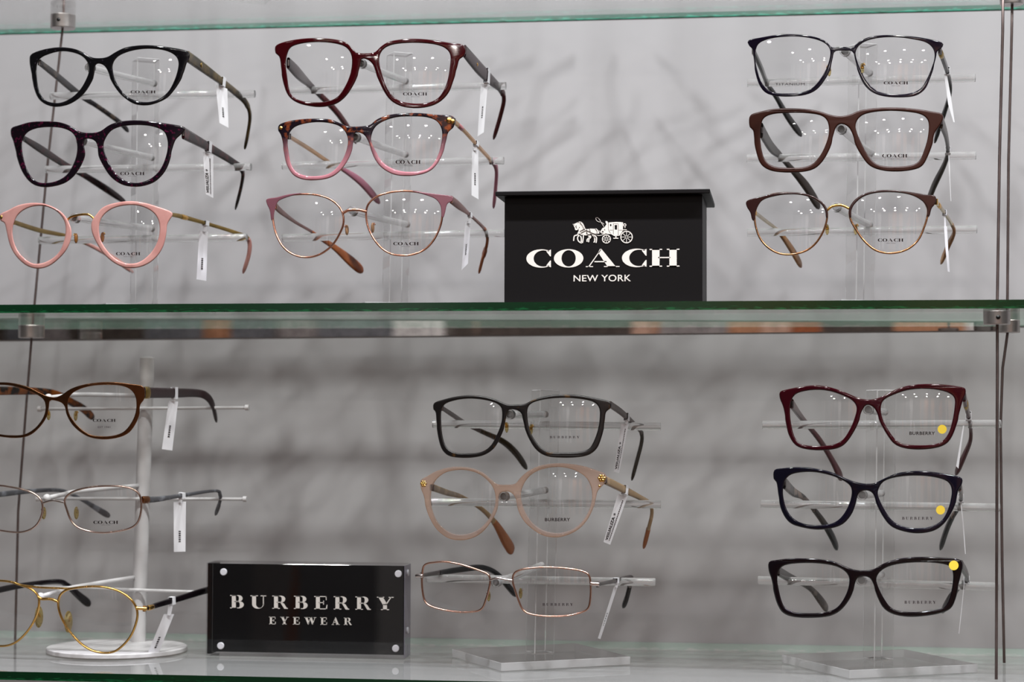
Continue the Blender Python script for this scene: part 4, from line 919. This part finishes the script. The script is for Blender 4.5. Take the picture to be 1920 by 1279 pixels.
# 15 rectangular wire
make_glasses(10, 'thin rose gold rectangular wire eyeglasses, lowest pair on the centre stand, beside the acrylic sign', GU['e'], metal('rose_wire', (200, 160, 144), .2), M['gunmetal'],
  rims=('122,500 132,445 160,425 200,418 280,412 370,425 460,450 560,485 600,508 611,555 597,630 575,700 555,745 520,767 460,774 390,775 280,760 190,735 148,706 130,660 120,580',
        '772,540 785,495 815,476 870,462 980,452 1100,455 1220,468 1300,490 1328,525 1335,600 1332,680 1320,740 1285,770 1200,795 1100,805 980,802 890,785 845,755 815,690 785,600'),
  tubes=(('bridge', '608,545 660,530 720,540 774,548', .0009), ('end_piece', '78,515 100,512 125,515', .0016), ('end_piece', '1333,568 1360,572 1395,575', .0016)), tubem=M['silver'],
  L='120,510,4,12 240,492,35,18 350,475,55,21 500,455,80,22 580,460,92,19 660,500,102,18 740,590,112,22 800,660,122,22', R='1385,575,2,13 1500,552,45,14 1590,525,75,14 1630,530,84,16 1615,590,90,17 1595,670,96,17 1568,745,104,15',
  tipm=pk('black_tip', (18, 18, 22), .15), tipL=1, tipR=4, sx=-.16, tz=-.12, pads=((600, 660), (830, 640)), logos=(('SERIFB', 1, 988, 1208, 711, 730),),
  tagq=((1525, 548), '1520,550 1536,552 1528,600 1508,596', '1503,592 1526,596 1405,970 1386,964', .5, 'thin white price tag slanting from the temple of the rectangular wire pair'))
# 16 burgundy
make_glasses(11, 'glossy burgundy butterfly-shaped eyeglasses with a yellow dot, top pair on the lower right stand', GU['f'],
  pk('burgundy_gloss', (48, 3, 12), .06), pk('burgundy_temple', (74, 28, 34), .2),
  outline='292,195 340,178 430,160 530,150 620,162 710,190 790,225 850,243 920,243 980,220 1060,180 1150,152 1260,142 1380,145 1480,158 1525,170 1530,205 1512,250 1495,310 1470,400 1435,490 1390,540 1310,565 1200,572 1110,560 1050,530 1005,470 965,400 940,340 915,298 872,282 840,320 815,390 780,460 730,530 670,565 570,577 470,570 400,545 355,480 335,400 315,300 292,240',
  holes=('370,250 400,210 460,190 540,182 620,190 700,215 770,250 802,295 795,350 765,430 715,510 650,545 570,555 480,552 420,535 385,480 365,390 360,310',
         '965,300 985,250 1050,215 1140,185 1240,175 1340,182 1420,205 1455,240 1455,300 1440,390 1415,470 1370,525 1300,547 1200,550 1110,540 1060,510 1010,440 975,370'),
  L='372,275,2,34 420,345,45,24 480,420,75,17 560,520,92,19 640,650,108,22 705,780,122,38', R='1520,230,2,34 1545,340,40,24 1562,430,75,18 1560,520,88,16 1520,620,102,22 1462,745,118,28',
  sx=-.18, logos=(('BURBERRY*', 1, 1155, 1325, 460, 482),), dots=((1, 1373, 444, 30),), extras=(('tb', 1530, 275, 26, M['dullgold']), ),
  tagq=((1550, 360), None, '1512,420 1520,420 1500,560 1482,706 1466,690 1488,560', 0, 'narrow translucent tag edge-on beside the burgundy pair'))
# 17 navy oval
make_glasses(11, 'glossy dark navy oval eyeglasses with a yellow dot, middle pair on the lower right stand', GU['f'],
  pk('navy_gloss', (12, 10, 24), .07), pk('dark_check_temple', (44, 38, 40), .2, (120, 104, 96), 60, .5, .56),
  outline='255,715 320,702 420,695 530,705 640,730 740,775 820,800 910,805 970,780 1060,740 1170,722 1290,725 1400,742 1500,765 1505,810 1480,855 1465,920 1430,1000 1380,1070 1310,1115 1210,1130 1110,1115 1030,1080 975,1010 935,930 910,872 870,852 822,865 800,920 770,1000 715,1065 640,1095 540,1105 440,1090 360,1060 310,990 285,900 270,800 250,775',
  holes=('330,780 370,745 450,730 540,732 640,755 720,790 765,830 768,890 745,960 700,1030 640,1070 550,1083 450,1072 380,1035 335,970 315,890 315,830',
         '945,860 975,800 1040,770 1140,755 1250,755 1350,770 1410,795 1435,840 1432,900 1410,980 1370,1050 1300,1090 1210,1103 1110,1090 1040,1050 990,980 955,910'),
  L='322,800,2,42 380,860,40,32 450,900,65,18 520,980,85,17 580,1060,98,21 640,1160,110,27 675,1245,122,25', R='1490,825,2,34 1500,880,30,24 1482,960,70,17 1440,1030,85,17 1400,1120,100,20 1360,1245,118,22',
  tipm=pk('navy_tip', (16, 18, 20), .12), tipL=3, tipR=3, sx=-.18, tz=-.05, logos=(('SERIFB', 1, 1106, 1312, 1028, 1046),), dots=((1, 1362, 982, 30),),
  tagq=((1498, 905), None, '1492,915 1498,915 1515,1050 1530,1275 1526,1275 1508,1060', 0, 'very thin white tag hanging beside the dark navy oval pair'))
# 18 black rectangular
make_glasses(12, 'glossy black rectangular eyeglasses with yellow dot on the corner, lowest pair, lower right stand', GU['f'],
  pk('black_plum', (14, 7, 12), .08), pk('dark_grey_temple', (44, 40, 40), .2, (80, 74, 70), 90),
  outline='218,480 270,465 360,455 460,455 560,460 650,475 720,505 790,530 860,535 920,525 980,490 1060,462 1160,447 1280,445 1400,452 1490,462 1510,500 1500,560 1480,640 1460,720 1430,780 1370,810 1270,830 1150,837 1050,820 985,780 945,710 920,640 892,588 850,576 807,590 785,650 755,720 700,790 630,830 530,843 400,840 320,815 280,760 255,680 235,590 218,540',
  holes=('290,530 330,500 420,488 530,488 640,502 710,530 750,575 752,630 730,700 680,775 610,810 510,820 400,815 335,790 305,740 285,660 275,590',
         '935,590 965,540 1030,505 1130,487 1250,482 1360,490 1425,510 1445,560 1440,640 1420,720 1385,780 1310,800 1200,812 1090,805 1030,780 985,720 950,650'),
  L='282,540,2,32 350,580,40,30 420,610,65,20 500,660,85,19 560,730,100,30 610,800,114,32', R='1500,500,2,34 1532,555,30,28 1535,600,50,20 1480,650,80,18 1420,730,95,26 1372,815,112,22',
  sx=-.18, tz=-.1, logos=(('SERIFB', 1, 1122, 1332, 738, 757),), dots=((1, 1450, 502, 32),),
  tagq=((1535, 600), None, '1518,612 1524,612 1506,780 1487,958 1482,955 1502,780', 0, 'very thin white tag hanging beside the black rectangular pair'))

# unseen pairs added above the top shelf to throw soft shadows on the wall
def copy_tree(o, parent=None):
    c = o.copy(); col.objects.link(c); c.parent = parent
    for ch in list(o.children): copy_tree(ch, c)
    return c
src = [o for o in bpy.data.objects if o.name.startswith('eyeglasses') and o.parent is None]
by = {o['label'][:18]: o for o in src}
for key, px, dz, lb in (('matte dark brown r', 1085, .02, 'added dark rectangular eyeglasses above the top shelf, lower pair over the black sign box'),
                        ('glossy burgundy bu', 1085, .085, 'added dark butterfly-shaped eyeglasses above the top shelf, upper pair over the black sign box'),
                        ('thin glossy black ', 1640, .02, 'added thin dark square eyeglasses above the top shelf near its right end'),
                        ('glossy black eyegl', 420, .03, 'added black eyeglasses above the top shelf over its left end')):
    o = copy_tree(by[key]); xx = P(px, 20, .14)[0]; o.location = (xx, .06, ZU+dz); o['label'] = lb; o['group'] = 'added glasses above the top shelf'
